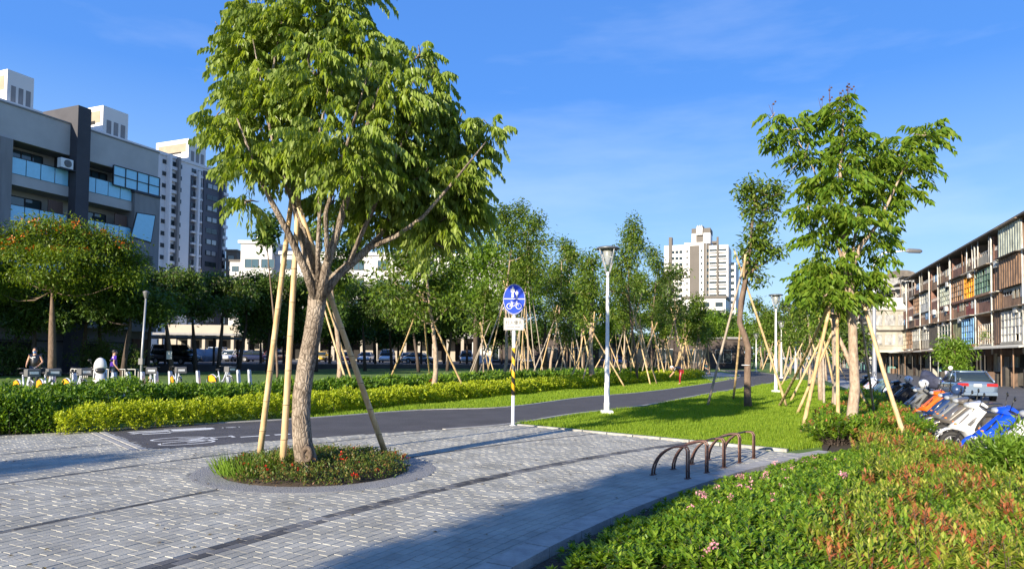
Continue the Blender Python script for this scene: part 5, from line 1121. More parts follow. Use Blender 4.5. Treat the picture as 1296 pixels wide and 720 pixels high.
K['awning'] = mat('pale_awning', (.5, .48, .4), .7, col2=(.66, .64, .56), scale=1.5, stretch=(1, 4, 1)); K['awning_d'] = mat('rusty_awning', (.2, .13, .09), .8, col2=(.4, .33, .25), scale=1.5)
HF = [(.0, 2.95), (3.1, 5.75), (6.0, 7.3), (7.55, 9.9), (10.1, 12.4)]
def front(par, typ, col, u0, u1, z0, z1, y, sub=True):
    """one storey's balcony front, y grows towards the street"""
    c = K['r_' + col]
    if typ == 'cage':
        nu = max(2, int((u1 - u0) / .75)); us = list(np.linspace(u0 + .05, u1 - .05, nu + 1)); zs = list(np.linspace(z0 + .1, z1 - .25, 5))
        m = MB(); cells(m, us, zs, y, y + .06, .05); g = m.build('window_cage', c, par)
        for i in range(nu):
            for j in range(4):
                if R.random() < .88: MB().box(us[i] + .03, us[i + 1] - .03, y - .03, y - .001 + R.uniform(-.004, .0), zs[j] + .03, zs[j + 1] - .03).build('cage_panel', c if R.random() < .75 else K[R.choice(['r_pale', 'glass_blue', 'r_grey'])], g)
        MB().box(u0, u1, y - .2, y + .12, z0 - .12, z0 + .08).build('sill', K[R.choice(['r_wood', 'r_conc', 'r_rust'])], par)
    elif typ == 'rail':
        MB().box(u0, u1, y - .08, y, z0, z0 + .95).build('balcony_wall', c, par)
        m = MB(); us = list(np.linspace(u0 + .05, u1 - .05, 9)); cells(m, us, [z0 + .97, z0 + 1.3], y - .06, y - .02, .035); m.build('railing', K['grey_metal'], par)
        if R.random() < .5: MB().box(u0 + .3, u0 + 1.7, -.06, 0.02, z0 + .9, z1 - .5).build('window', K['glass_blue'], par)
    elif typ == 'panel':
        m = MB(); n_ = int((u1 - u0) / .28)
        for i in range(n_): a = u0 + i * (u1 - u0) / n_; m.box(a, a + (u1 - u0) / n_ - .03, y - .03, y + (.03 if i % 2 else 0), z0, z0 + (z1 - z0) * .98)
        m.build('corrugated_panel', c, par)
    elif typ == 'win':
        MB().box(u0, u1, y - .07, y - .01, z0, z0 + 1.0).build('balcony_wall', c, par)
        window(par, u0 + .05, u1 - .05, z0 + 1.02, z1 - .3, y - .05, 4, 2, fm='r_white' if R.random() < .6 else 'grey_metal', gm='glass_blue', out=1, t=.06, d=.07)
    elif typ == 'plants':
        m = MB(); us = list(np.linspace(u0 + .05, u1 - .05, 8)); cells(m, us, [z0, z0 + .6, z0 + 1.2, z0 + 1.8], y, y + .04, .04); g = m.build('window_cage', K['r_white'], par)
        C, O = blob_pts([(((u0 + u1) / 2, y + .0, z0 + .8), ((u1 - u0) / 2.2, .25, .5), 70)]); v, f = clusters(C, O, 5, .13, .06, .1); link('pot_plants', np_mesh('pot_plants', v, f), LM['bright'], g)['kind'] = 'stuff'
        for _ in range(7): a = R.uniform(u0 + .2, u1 - .4); zz = R.choice([z0 + .05, z0 + .65]); MB().lathe([(.09, 0), (.13, .24), (.12, .25)], 8, (a, y - .1, zz)).build('plant_pot', K[R.choice(['r_rust', 'r_white', 'r_cream'])], g)
def shop_unit(u0, w_, cols, label, mt='r_wall', posts=True, aw='awning', topopen=True, hroof=0., near_=True):
    loc, rz = frame(OR_, AR); T = thing('terrace_house', label, 'house', (loc[0] + u0 * math.sin(AR), loc[1] + u0 * math.cos(AR), -.3), rz, 'old terraced houses along the right street')
    z_ = .3
    MB().box(.01, w_ - .01, -11, 0, 0, EZ + z_ - .7 + hroof).build('wall', K[mt], T)
    MB().box(w_ - .16, w_ - .0, 0.001, 1.25, 2.9, EZ + z_ - .45 + hroof).build('party_wall', K[R.choice(['r_wall', 'r_rust', 'r_brown', 'r_conc'])], T)
    m = MB(); m.side([(0, 0)], 0, 0) if 0 else None
    m.add([(-.05, -11, EZ + z_ + .6 + hroof), (w_ - .02, -11, EZ + z_ + .6 + hroof), (w_ - .02, 1.75, EZ + z_ - .05 + hroof), (-.05, 1.75, EZ + z_ - .05 + hroof), (-.05, -11, EZ + z_ + .48 + hroof), (w_ - .02, -11, EZ + z_ + .48 + hroof), (w_ - .02, 1.75, EZ + z_ - .2 + hroof), (-.05, 1.75, EZ + z_ - .2 + hroof)], [(0, 3, 2, 1), (4, 5, 6, 7), (0, 1, 5, 4), (1, 2, 6, 5), (2, 3, 7, 6), (3, 0, 4, 7)]); m.build('roof', K['tin'], T)
    for i, (za, zb) in enumerate(HF[1:]):
        za += z_; zb += z_; MB().box(.01, w_ - .17, 0.001, 1.2, za - .28, za).build('floor_slab', K[R.choice(['r_conc', 'r_wood', 'r_rust'])], T)
        MB().box(.3, w_ - .5, .001, .03, za + .05, zb - .1).build('dark_opening', K['dark_in'], T)
        typ, col = cols[i] if i < len(cols) else ('rail', R.choice(['rust', 'brown', 'wood', 'conc']) ); yy = 1.2 + R.uniform(0, .35) * (typ in ('cage', 'win', 'panel')); front(T, typ, col, .02, w_ - .19, za, zb + .1, yy)
        if typ != 'rail': MB().box(.0, w_ - .2, .3, yy + .35, zb + .11, zb + .16).build('rain_hood', K[R.choice(['tin', 'awning', 'awning_d'])], T)
        if near_ and R.random() < .35: q = R.uniform(.3, w_ - 1.3); MB().box(q, q + .75, yy + .05, yy + .33, za - .6, za - .08).build('air_conditioner', K['r_white'], T)
        if near_ and R.random() < .5 and typ == 'rail':
            for k in range(3): q = .5 + k * .9; MB().box(q, q + .55, yy + .02, yy + .04, za + .6, za + 1.35).build('laundry', K[R.choice(['r_white', 'r_blue', 'r_cream', 'r_red'])], T)
    if posts:
        for q in ((R.uniform(.2, 1), w_ - R.uniform(.3, 1.2)) if near_ and R.random() < .6 else (.25,)): MB().tube([(q, 1.35, HF[4][0] + z_ - R.choice([0, 0, 1])), (q + R.uniform(-.35, .35), 1.4, EZ + z_ - .1 + hroof)], .045, 6).build('roof_post', K[R.choice(['r_white', 'r_conc', 'r_wood', 'r_grey'])], T)
    if R.random() < .6: MB().tube([(w_ - .08, 1.4, 2.5), (w_ - .08, 1.42, EZ + z_ - .5)], .07, 6).build('drain_pipe', K['r_white'], T)
    # street floor: awning, shutters, posts
    m = MB(); m.add([(0, 0.01, 3.45), (w_, 0.01, 3.45), (w_, 3.1, 3.0), (0, 3.1, 3.0), (0, 0.01, 3.37), (w_, 0.01, 3.37), (w_, 3.1, 2.9), (0, 3.1, 2.9)], [(0, 1, 2, 3), (4, 7, 6, 5), (1, 0, 4, 5), (2, 1, 5, 6), (3, 2, 6, 7), (0, 3, 7, 4)]); m.build('awning', K[aw], T)
    for q in ([.3, w_ - .9] if R.random() < .5 else [w_ * .5]): MB().box(q - .035, q + .035, 2.7, 2.77, 0, 2.95).build('awning_post', K[R.choice(['r_grey', 'r_dark', 'r_wood'])], T)
    for _ in range(3 if near_ else 1): q = R.uniform(.2, w_ - 1.2); MB().box(q, q + R.uniform(.4, 1.0), R.uniform(.5, 1.5), R.uniform(1.7, 2.4), 0, R.uniform(.5, 1.6), ch=.03).build('street_clutter', K[R.choice(['r_grey', 'r_dark', 'r_dark', 'r_conc', 'r_teal', 'r_brown'])], T)
    q = .25
    while q < w_ - .6:
        ww = R.uniform(.7, 1.5); ww = min(ww, w_ - .1 - q); MB().box(q, q + ww - .1, .002, .12, .02, R.uniform(2.2, 2.8)).build('shutter', K[R.choice(['r_white', 'r_grey', 'r_pale', 'dark_in', 'r_wood', 'r_cream', 'dark_in'])], T); q += ww
    return T
U = [(-9.0, 4.8, [('panel', 'grey'), ('win', 'white'), ('panel', 'pale')], 'old terrace house just outside the right edge, with grey sheeting', {}),
     (-4.2, 5.3, [('cage', 'white'), ('rail', 'wood'), ('panel', 'wood'), ('panel', 'pale')], 'terrace house at the right photo edge with pale green sheet panel on top', {}),
     (1.1, 2.2, [('panel', 'brown'), ('panel', 'wood'), ('panel', 'brown')], 'narrow brown rendered bay between the green caged house and the right edge', {'posts': False}),
     (3.3, 4.8, [('plants', 'white'), ('rail', 'rust'), ('cage', 'green')], 'terrace house with green window cage and potted plants below it', {}),
     (8.1, 4.1, [('cage', 'blue'), ('rail', 'red'), ('cage', 'orange')], 'terrace house with the bright orange cage above a blue one', {}),
     (12.2, 4.8, [('panel', 'olive'), ('rail', 'wood'), ('cage', 'wood')], 'terrace house with brown wooden cage left of the orange-caged one', {'aw': 'awning_d'}),
     (17.0, 5.4, [('win', 'white'), ('rail', 'wood'), ('cage', 'pale')], 'terrace house with a pale cage and white window strip, second left of the orange cage', {'aw': 'awning_d'})]
U = [(a, b, list(c), d, e) for a, b, c, d, e in U]
types = [('cage', 'cream'), ('rail', 'rust'), ('win', 'wood'), ('panel', 'brown'), ('cage', 'wood'), ('panel', 'dark'), ('cage', 'olive'), ('win', 'white'), ('cage', 'grey'), ('rail', 'wood'), ('cage', 'wood'), ('win', 'cream'), ('panel', 'olive'), ('rail', 'brown'), ('cage', 'rust'), ('cage', 'cream')]
u = 22.5; i = 0
tops = {}
while u < 132:
    w_ = R.uniform(4.2, 5.2); cs = [R.choice(types) for _ in range(3)]
    if u < 40: cs[2] = R.choice([('cage', 'pale'), ('cage', 'wood'), ('rail', 'rust'), ('win', 'white')])
    cs3 = [cs[0], cs[1], cs[2]]
    U.append((u, w_, cs3, 'weathered terrace house with %s upper balcony, %s beyond the pale-caged house' % (cs3[2][1], ORD[i] if i < 30 else 'last'), {'aw': R.choice(['awning_d', 'awning']), 'hroof': R.choice([0, 0, .0, -.8, .6]) if u > 40 else 0, 'near_': u < 60})); u += w_; i += 1
for u0, w_, cs, lab, kw in U:
    # third upper storey open loggia under the roof on the nearer ones
    fr = [cs[0], cs[1] if cs[1][0] == 'rail' or kw.get('posts') is False else ('rail', cs[1][1]), cs[2]] + list(cs[3:])
    shop_unit(u0, w_, fr, lab, **kw)
print('UNITS', len(U))
# four-storey fronts: the loggia storey sits under the eaves, the cages below it
loc, rz = frame(OR_, AR)
X = thing('concrete_annex', 'grey concrete annex jutting into the street from the old terrace', 'annex', (loc[0] + 44 * math.sin(AR), loc[1] + 44 * math.cos(AR), -.3), rz)
MB().box(0, 9, .0, 5.6, 3.3, 9.0).build('wall', K['r_conc'], X); MB().box(-.4, 9.4, -.0, 6.4, 3.05, 3.29).build('canopy', K['awning'], X); MB().box(.3, 8.7, .1, 4.2, 9.21, 10.9).build('roof_room', K['r_white'], X); MB().box(-.2, 9.2, .0, 6.2, 9.002, 9.2).build('roof_slab', K['r_conc'], X)
for z in (5.0, 7.2):
    window(X, 1, 4.5, z, z + 1.2, 5.61, 3, out=1); window(X, 5.2, 8.4, z, z + 1.2, 5.61, 3, out=1)
for z in (4.1, 6.9):
    for y in (.5, 2.2, 3.9): MB().box(-.07, -.001, y, y + 1.35, z, z + 1.5).build('board_window', K['r_grey'], X); MB().box(-.12, -.001, y - .1, y + 1.45, z - .12, z - .01).build('sill', K['r_conc'], X)
MB().box(-.5, -.13, .1, 5.5, 6.1, 6.25).build('rain_hood', K['tin'], X)
m = MB(); m.tube([(-.08, 5.35, 3.3), (-.08, 5.35, 9.0)], .06, 6); m.build('drain_pipe', K['r_grey'], X)
for x in (.3, 4.5, 8.6): MB().box(x, x + .3, 5.2, 5.5, 0, 3.04).build('post', K['r_white'], X)
for i, (u_, y_) in enumerate(((58, -2), (66, -3), (74, -2.5), (84, -2))):
    T = thing('water_tank', 'dark rooftop shed on the far terrace roofs, %s beyond the grey annex' % ORD[i], 'roof shed', (loc[0] + u_ * math.sin(AR) , loc[1] + u_ * math.cos(AR), EZ), rz); T.name = 'roof_shed'
    MB().box(-2.2, 2.2, -3, 2, .0, 2.0).build('wall', K['r_grey'], T); m = MB(); m.loft([[(-2.5, 2.3 * math.cos(a) - .5, 2.0 + 1.1 * math.sin(a)) for a in np.linspace(0, math.pi, 9)], [(2.5, 2.3 * math.cos(a) - .5, 2.0 + 1.1 * math.sin(a)) for a in np.linspace(0, math.pi, 9)]]); m.build('curved_roof', K['tin'], T)
# bushy tree before the terrace
b = G(1208, 497, -.3); b[0] += 0; bY = 44.; pb = P(1208, 480, bY); base = (float(pb[0]), bY, -.3)
bl4 = [(P(a, c, bY + d), (rx * .052, rx * .052, ry * .052), n) for a, c, rx, ry, d, n in [(1205, 440, 15, 14, 0, 70), (1192, 448, 12, 12, .3, 40), (1218, 446, 13, 14, -.3, 50), (1208, 462, 16, 12, 0, 50), (1218, 470, 12, 10, -.4, 40), (1196, 434, 8, 8, .3, 20)]]
make_tree('bushy_tree', 'bushy light green street tree before the old terrace, behind the silver car', base, [(*base, .12), (base[0], bY, 1.2, .1), (base[0], bY, 2.6, .06), (base[0], bY, 3.4, .03)], [], bl4, (.5,), LM['bright'], K['brown_bark'], k=8, ll=.3, lw=.1, spread=.18)
print('BUILDINGS OK')
# ------------------------------------------------------------------ vehicles
def paint(name, col, metal=.2, rough=.3): return K.setdefault('p_' + name, mat('paint_' + name, col, rough, metal=metal, var=.04, scale=2, coat=.6))
def ring_yz(x, w, zb, zt, n=20, e=3.6):
    out = []
    for k in range(n):
        a = 2 * math.pi * k / n + math.pi / n; c, s = math.cos(a), math.sin(a)
        out.append((x, w * math.copysign(abs(c) ** (2 / e), c), (zb + zt) / 2 + (zt - zb) / 2 * math.copysign(abs(s) ** (2 / e), s)))
    return out
def wheel(par, x, y, r=.31, w=.2, name='wheel'):
    q = MB(); q.loft([[(x + rr * math.cos(a), y + yy, r + rr * math.sin(a)) for a in [2 * math.pi * k / 20 for k in range(20)]] for rr, yy in ((r * .6, -w / 2), (r * .95, -w / 2), (r, -w * .35), (r, w * .35), (r * .95, w / 2), (r * .6, w / 2))], cap=False); t = q.build(name, K['rubber'], par)
    q = MB(); q.loft([[(x + rr * math.cos(a), y + yy, r + rr * math.sin(a)) for a in [2 * math.pi * k / 20 for k in range(20)]] for rr, yy in ((.02, -w * .42), (r * .5, -w * .4), (r * .62, -w * .47), (r * .62, w * .47), (r * .5, w * .4), (.02, w * .42))]); q.build('rim', K['grey_metal'], t); return t
def car(label, loc, rz, col, kind='sedan', group=None, rear=False):
    t = thing('parked_car' if kind != 'van' else 'parked_van', label, 'car' if kind != 'van' else 'van', loc, rz, group); h = {'sedan': 1.43, 'suv': 1.68, 'van': 1.8}[kind]
    zt = .95 if kind == 'sedan' else 1.05; p = paint(*col) if isinstance(col, tuple) else K[col]
    st = [(-2.32, .66, .42, .78), (-2.26, .8, .3, .92), (-2.1, .85, .24, zt), (-1.6, .885, .2, zt + .02), (-.8, .89, .19, zt), (.4, .89, .19, zt - .02), (1.1, .885, .2, zt - .06), (1.7, .86, .2, zt - .14), (2.1, .82, .23, zt - .22), (2.28, .74, .3, .66), (2.34, .6, .38, .56)]
    m = MB(); m.loft([ring_yz(*s) for s in st]); m.build('body', p, t)
    x0, x1, xa, xb = {'sedan': (-1.85, 1.1, -1.1, .3), 'suv': (-2.15, 1.15, -1.9, .35), 'van': (-2.2, 1.5, -2.05, .8)}[kind]
    def rr(xa_, xb_, w_, z, r=.18):
        o = []
        for cx_, cy_, a0 in ((xb_ - r, w_ - r, 0), (xa_ + r, w_ - r, math.pi / 2), (xa_ + r, -w_ + r, math.pi), (xb_ - r, -w_ + r, 1.5 * math.pi)):
            for k in range(4): a = a0 + k * math.pi / 6; o.append((cx_ + r * math.cos(a), cy_ + r * math.sin(a), z))
        return o
    m = MB(); m.loft([rr(x0, x1, .80, zt - .06), rr(xa, xb, .63, h - .05, .22)]); m.build('window_glass', K['glass'], t)
    m = MB(); m.loft([rr(xa - .03, xb + .03, .65, h - .06, .22), rr(xa + .02, xb - .02, .62, h - .015, .22), rr(xa + .2, xb - .2, .5, h, .22)]); m.build('roof', p, t)
    m = MB()
    for s in (-1, 1):
        for (xb0, xt0) in ((x0 + .03, xa + .05), (x1 - .03, xb - .05), ((x0 + x1) / 2 - .1, (xa + xb) / 2 - .1)): m.tube([(xb0, s * .79, zt - .03), (xt0, s * .625, h - .03)], .035, 6)
        m.tube([(xa, s * .64, h - .03), (xb, s * .64, h - .03)], .03, 6)
    m.build('pillars', p, t)
    for x in (-1.38, 1.38):
        for s in (-1, 1):
            q = MB(); q.loft([[(x + .36 * math.cos(a), s * (.875 + d), .33 + .36 * math.sin(a)) for a in [2 * math.pi * k / 18 for k in range(18)]] for d in (0, .022)][::s], smooth=False); q.build('wheel_arch', K['black'], t); wheel(t, x, s * .82)
    for s in (-1, 1):
        MB().ball((2.12, s * .62, .66), (.17, .17, .09), 10, 6).build('headlight', K['lens'], t)
        m = MB(); m.box(-2.34, -2.1, s * .58 - .22, s * .58 + .22, .72, .86, ch=.03); m.build('taillight', K['red_lens'], t)
        MB().ball((.75, s * .93, .98), (.07, .1, .07), 8, 6).build('mirror', p, t)
    MB().box(-2.36, -2.3, -.16, .16, .7, .83).build('plate', K['plate_white'], t); MB().box(2.33, 2.37, -.19, .19, .4, .52).build('plate', K['white'], t)
    MB().box(-2.37, -2.2, -.78, .78, .3, .46, ch=.03).build('bumper', p, t); MB().box(2.15, 2.38, -.6, .6, .3, .4, ch=.02).build('grille', K['black'], t)
    return t
bc = G(1250, 508, -.3); az = math.radians(22); car('silver-blue sedan seen from behind, parked on the right street before the awning', (*bc[:2] + np.array([.3, 2.0]), -.3), math.pi / 2 - az, ('silver_blue', (.22, .29, .38), .6, .25))
cars = [(291, 84, 'sedan', ('car_white', (.75, .75, .76)), -90, 'white sedan facing the viewer in the car park, left of the two bamboo stakes'),
        (309, 88, 'sedan', ('car_blue', (.03, .09, .28)), -80, 'blue sedan right of the white sedan in the car park'), (326, 84, 'sedan', ('car_navy', (.02, .03, .08)), 10, 'dark navy car seen side-on just left of the left bamboo stake'),
        (347, 84, 'suv', ('car_maroon', (.16, .02, .02)), -95, 'maroon car seen between the two left bamboo stakes'), (273, 86, 'van', ('car_pale', (.55, .62, .72)), -85, 'pale blue-white van behind the grey covered cars'),
        (408, 92, 'sedan', ('taxi', (.65, .38, .02)), -90, 'yellow taxi just right of the big tree trunk'), (437, 92, 'sedan', ('car_red', (.4, .04, .07)), -85, 'red car right of the pale forked trunk behind the big tree'),
        (463, 94, 'sedan', ('car_white', (.75, .75, .76)), -88, 'white car glimpsed right of the red one'), (490, 92, 'van', ('car_white', (.75, .75, .76)), -88, 'white van in the car park left of the forked staked tree'),
        (515, 94, 'sedan', ('car_white', (.75, .75, .76)), -75, 'white car right of the white van, before the shade row'), (532, 90, 'sedan', ('car_silver', (.4, .42, .43), .6), -15, 'silver car side-on left of the forked staked tree'),
        (590, 94, 'van', ('car_pale', (.55, .62, .72)), -85, 'pale van before the grey sheds right of the forked tree'), (665, 92, 'sedan', ('car_silver', (.4, .42, .43), .6), -80, 'silver car glimpsed through stakes behind the blue sign'), (776, 90, 'sedan', ('car_blue', (.03, .09, .28)), -70, 'blue car glimpsed behind the nearest lamp post')]
for px, d, kd_, c, a, lab in cars: q = P(px, 458, d); car(lab, (q[0], d, PK), math.radians(a), c, kd_, 'cars in the car park')
q = P(222, 460, 62); car('black minivan side-on at the left of the car park, behind shade trees', (q[0], 62, PK), math.radians(-15), ('car_black', (.012, .012, .014)), 'van', 'cars in the car park')
K['cloth'] = mat('grey_car_cover', (.2, .23, .28), .75, var=.2, scale=2, bump=.4, bscale=6)
for i, (px, a) in enumerate(((249, -70), (265, -80))):
    q = P(px, 458, 72 + i); t = thing('covered_car', 'car under a grey cloth cover beside the carport, %s one' % ['left', 'right'][i], 'covered car', (q[0], 72 + i, PK), math.radians(a), 'covered cars')
    m = MB(); m.loft([ring_yz(x, w_, .1, z, 20, 3) for x, w_, z in ((-2.35, .6, .6), (-2.2, .85, .95), (-1.5, .92, 1.15), (-.9, .92, 1.48), (.2, .92, 1.5), (1.0, .92, 1.1), (1.9, .88, .95), (2.3, .7, .7))]); m.build('cloth_cover', K['cloth'], t)
# ---- scooters
def scooter(label, loc, rz, body, accent='grey_plastic', lean=0., helmet=None, group='scooters parked along the kerb', box=False):
    t = thing('parked_scooter', label, 'scooter', loc, rz, group); t.rotation_euler = (lean, 0, rz)
    p = paint(*body); ac_ = paint(*accent) if isinstance(accent, tuple) else K[accent]
    def slab(poly, ys, k=.1, shrink=.12, smooth=True):
        m = MB(); cx_ = sum(a for a, b in poly) / len(poly); cz_ = sum(b for a, b in poly) / len(poly); Y = max(abs(y) for y in ys)
        m.loft([[(cx_ + (a - cx_) * (1 - shrink * (abs(y) / Y) ** 2) - k * (y / Y) ** 2, y, cz_ + (b - cz_) * (1 - shrink * (abs(y) / Y) ** 2)) for a, b in poly][::-1] for y in ys], smooth=smooth); return m
    def whl(x, r=.235):
        m = MB(); m.ring((x, 0, r), r - .05, .05, 'y', 22, 8); w_ = m.build('tyre', K['rubber'], t); m = MB(); m.ring((x, 0, r), r - .09, .018, 'y', 20, 6)
        for k in range(5): a = k * 1.257; m.tube([(x, 0, r), (x + (r - .09) * math.cos(a), 0, r + (r - .09) * math.sin(a))], .016, 5)
        m.ball((x, 0, r), (.05, .07, .05), 8, 6); m.build('rim', K['grey_metal'], w_)
    whl(.66); whl(-.58)
    m = MB(); m.loft([[(.66 + rr * math.cos(a), y, .25 + rr * math.sin(a)) for rr, y in ((.27, -.075), (.30, -.05), (.31, 0), (.30, .05), (.27, .075), (.285, 0))] for a in np.linspace(.1, 2.5, 10)]); m.build('front_fender', p, t)
    slab([(.27, 1.0), (.37, .93), (.52, .78), (.68, .62), (.76, .54), (.66, .51), (.56, .48), (.47, .38), (.40, .26), (.33, .25), (.39, .42), (.43, .54), (.38, .68), (.29, .82), (.2, .96)], (-.2, -.15, -.07, 0, .07, .15, .2), .12).build('leg_shield', p, t)
    slab([(.36, .84), (.44, .78), (.57, .64), (.5, .6), (.42, .7)], (-.2, -.18, .18, .2), .12, .1).build('side_grille', ac_, t)
    slab([(.24, .93), (.29, .84), (.37, .68), (.42, .54), (.38, .42), (.34, .44), (.36, .55), (.30, .68), (.2, .84), (.17, .93)], (-.17, -.1, 0, .1, .17), .1).build('inner_panel', K['black'], t)
    for s in (-1, 1): m = MB(); m.tube([(.40, s * .163, .86), (.52, s * .152, .70), (.60, s * .135, .60)], [.012, .016, .008], 6); m.build('side_stripe', ac_, t)
    m = MB(); m.tube([(.28, .1, 1.0), (.34, .12, .9), (.4, .06, .75)], .007, 5); m.build('brake_cable', K['black'], t)
    MB().box(-.18, .33, -.14, .14, .24, .31, ch=.02).build('floorboard', K['black'], t)
    slab([(-.12, .3), (-.08, .5), (-.16, .68), (-.5, .72), (-.86, .80), (-.98, .76), (-.8, .6), (-.6, .47), (-.4, .36)], (-.17, -.13, -.06, 0, .06, .13, .17), .02).build('side_panel', p, t)
    slab([(-.4, .42), (-.5, .60), (-.8, .70), (-.85, .66), (-.6, .5)], (-.178, -.15, .15, .178), 0, .05).build('side_grille', ac_, t)
    slab([(-.08, .70), (-.14, .78), (-.45, .78), (-.55, .84), (-.88, .86), (-.9, .80), (-.5, .715)], (-.14, -.1, 0, .1, .14), 0, .1).build('seat', K['seat'], t)
    slab([(.16, 1.02), (.25, 1.1), (.40, 1.06), (.45, .98), (.34, .95), (.2, .96)], (-.16, -.12, -.05, .05, .12, .16), .1).build('handlebar_cover', p, t)
    MB().ball((.40, 0, 1.01), (.075, .11, .055), 12, 8).build('headlight', K['lens'], t)
    for s in (-1, 1):
        m = MB(); m.tube([(.24, s * .1, 1.03), (.2, s * .24, 1.03), (.14, s * .35, 1.0)], .018, 8); m.build('grip', K['black'], t)
        m = MB(); m.tube([(.22, s * .2, 1.04), (.2, s * .27, 1.16), (.18, s * .3, 1.24)], .007, 6); m.ball((.17, s * .32, 1.27), (.018, .065, .045), 10, 6); m.build('mirror', K['black'], t)
        MB().ball((.62, s * .13, .64), (.03, .02, .018), 8, 6).build('indicator', K['amber'], t)
    m = MB(); m.tube([(.3, 0, .95), (.45, 0, .6), (.66, .09, .235)], .022, 8); m.tube([(.45, 0, .6), (.66, -.09, .235)], .022, 8); m.build('fork', K['dark_metal'], t)
    MB().box(-.75, -.25, -.12, .1, .2, .42, ch=.04).build('engine', K['grey_plastic'], t)
    m = MB(); m.tube([(-.3, -.15, .2), (-.5, -.17, .23), (-.92, -.18, .32)], [.02, .05, .055], 10); m.build('exhaust', K['grey_metal'], t)
    m = MB(); m.box(-1.0, -.93, -.1, .1, .7, .78); m.build('taillight', K['red_lens'], t); MB().box(-1.0, -.985, -.11, .11, .48, .62).build('plate', K['white'], t)
    m = MB(); m.loft([[(-.58 + rr * math.cos(a), y, .25 + rr * math.sin(a)) for rr, y in ((.27, -.07), (.3, 0), (.27, .07), (.28, 0))] for a in np.linspace(1.2, 3.2, 7)]); m.build('rear_fender', K['black'], t)
    m = MB(); m.tube([(-.2, .12, .25), (-.25, .22, .02)], .014, 6); m.tube([(-.2, -.12, .25), (-.25, -.22, .02)], .014, 6); m.build('stand', K['dark_metal'], t)
    if box: MB().box(-1.15, -.8, -.18, .18, .86, 1.15, ch=.05).build('top_box', p, t)
    if helmet:
        hb = thing('helmet', helmet[1], 'helmet', (0, 0, 0)); R3 = Matrix.Rotation(rz, 4, 'Z'); hp = Vector([float(c) for c in loc]) + R3 @ Vector((.18, 0, 1.2)); hb.location = hp
        MB().ball((0, 0, 0), (.15, .13, .13), 14, 10).build('shell', paint(*helmet[0]), hb); MB().ball((.06, 0, -.02), (.11, .11, .06), 12, 8).build('visor', K['glass'], hb)
    return t
wht = ('sc_white', (.62, .62, .62), .0, .25); slv = ('sc_silver', (.26, .27, .27), .6, .3); tau = ('sc_taupe', (.2, .18, .16), .5, .3); nvy = ('sc_navy', (.02, .05, .16), .3, .25); blu = ('sc_blue', (.005, .06, .6), .1, .2); blk = ('sc_black', (.015, .015, .017), .3, .25); org = ('sc_orange', (.75, .13, .01), .1, .3); mint = ('sc_mint', (.5, .68, .6), .1, .3); pbl = ('sc_paleblue', (.12, .25, .4), .4, .25)
side = math.pi - math.radians(20.7)
def heading(extra=0.): return math.pi - math.radians(27) + extra
sc_list = [((1272, 594), wht, 'white', 'white scooter at the right photo edge, nearest the viewer', -.02), ((1238, 587), blu, blk, 'bright blue scooter next to the one at the right edge', .0), ((1205, 574), wht, 'grey_plastic', 'white scooter right beside the bright blue one', .02),
           ((1192, 562), tau, slv, 'taupe and silver scooter left of the white one', .06), ((1183, 555), slv, nvy, 'silver scooter with navy side, third left of the bright blue one', .0), ((1176, 549), nvy, slv, 'navy scooter beside the orange one', -.05), ((1166, 542), org, blk, 'orange and black scooter in the middle of the row', .02), ((1146, 535), slv, blk, 'silver-white scooter left of the orange one, nearest the stake', .03),
           ((1131, 521), blk, 'grey_plastic', 'black scooter right of the leaning bamboo stake', .0), ((1120, 515), blk, slv, 'black scooter with pale trim behind the leaning stake', .1), ((1104, 510), mint, 'white', 'mint green and white scooter farther along the kerb', .0), ((1092, 506), ('sc_white_blue', (.55, .6, .72)), org, 'white and blue scooter with orange trim beside the pale tree trunk', .05), ((1086, 500), blk, blk, 'far black scooter glimpsed behind the pale tree trunk', 0.)]
hel = {4: (('hel_navy', (.03, .06, .15)), 'navy helmet on the mirror of the silver scooter'), 8: (('hel_white_red', (.7, .65, .65)), 'white helmet on the black scooter right of the stake'), 7: (('hel_white', (.72, .72, .72)), 'white helmet on the silver-white scooter left of the orange one')}
for i, (p, b_, a_, lab, dl) in enumerate(sc_list):
    w_ = G(p[0], p[1], -.29); rz = heading(dl + R.uniform(-.03, .03)); d = np.array([math.cos(rz), math.sin(rz)]); o = w_[:2] - d * .66
    scooter(lab, (o[0], o[1], -.29), rz, b_, a_, R.choice([-.12, -.09, -.13]), hel.get(i))
# covered scooter out in the street and the parked one beyond it
q = G(1178, 497, -.3); t = thing('covered_scooter', 'scooter under a dark cover standing on the far side of the street', 'covered scooter', (*q[:2], -.3), math.radians(100))
m = MB(); m.loft([ring_yz(x, w_, .25, z, 14, 2.6) for x, w_, z in ((-.95, .12, .7), (-.8, .26, .95), (-.3, .3, 1.0), (.15, .34, 1.3), (.4, .36, 1.35), (.6, .25, 1.0), (.8, .12, .6))]); m.build('cloth_cover', mat('dark_cover', (.035, .04, .07), .6, var=.3, bump=.3), t); wheel(t, .6, 0, .23, .1); wheel(t, -.6, 0, .23, .1)
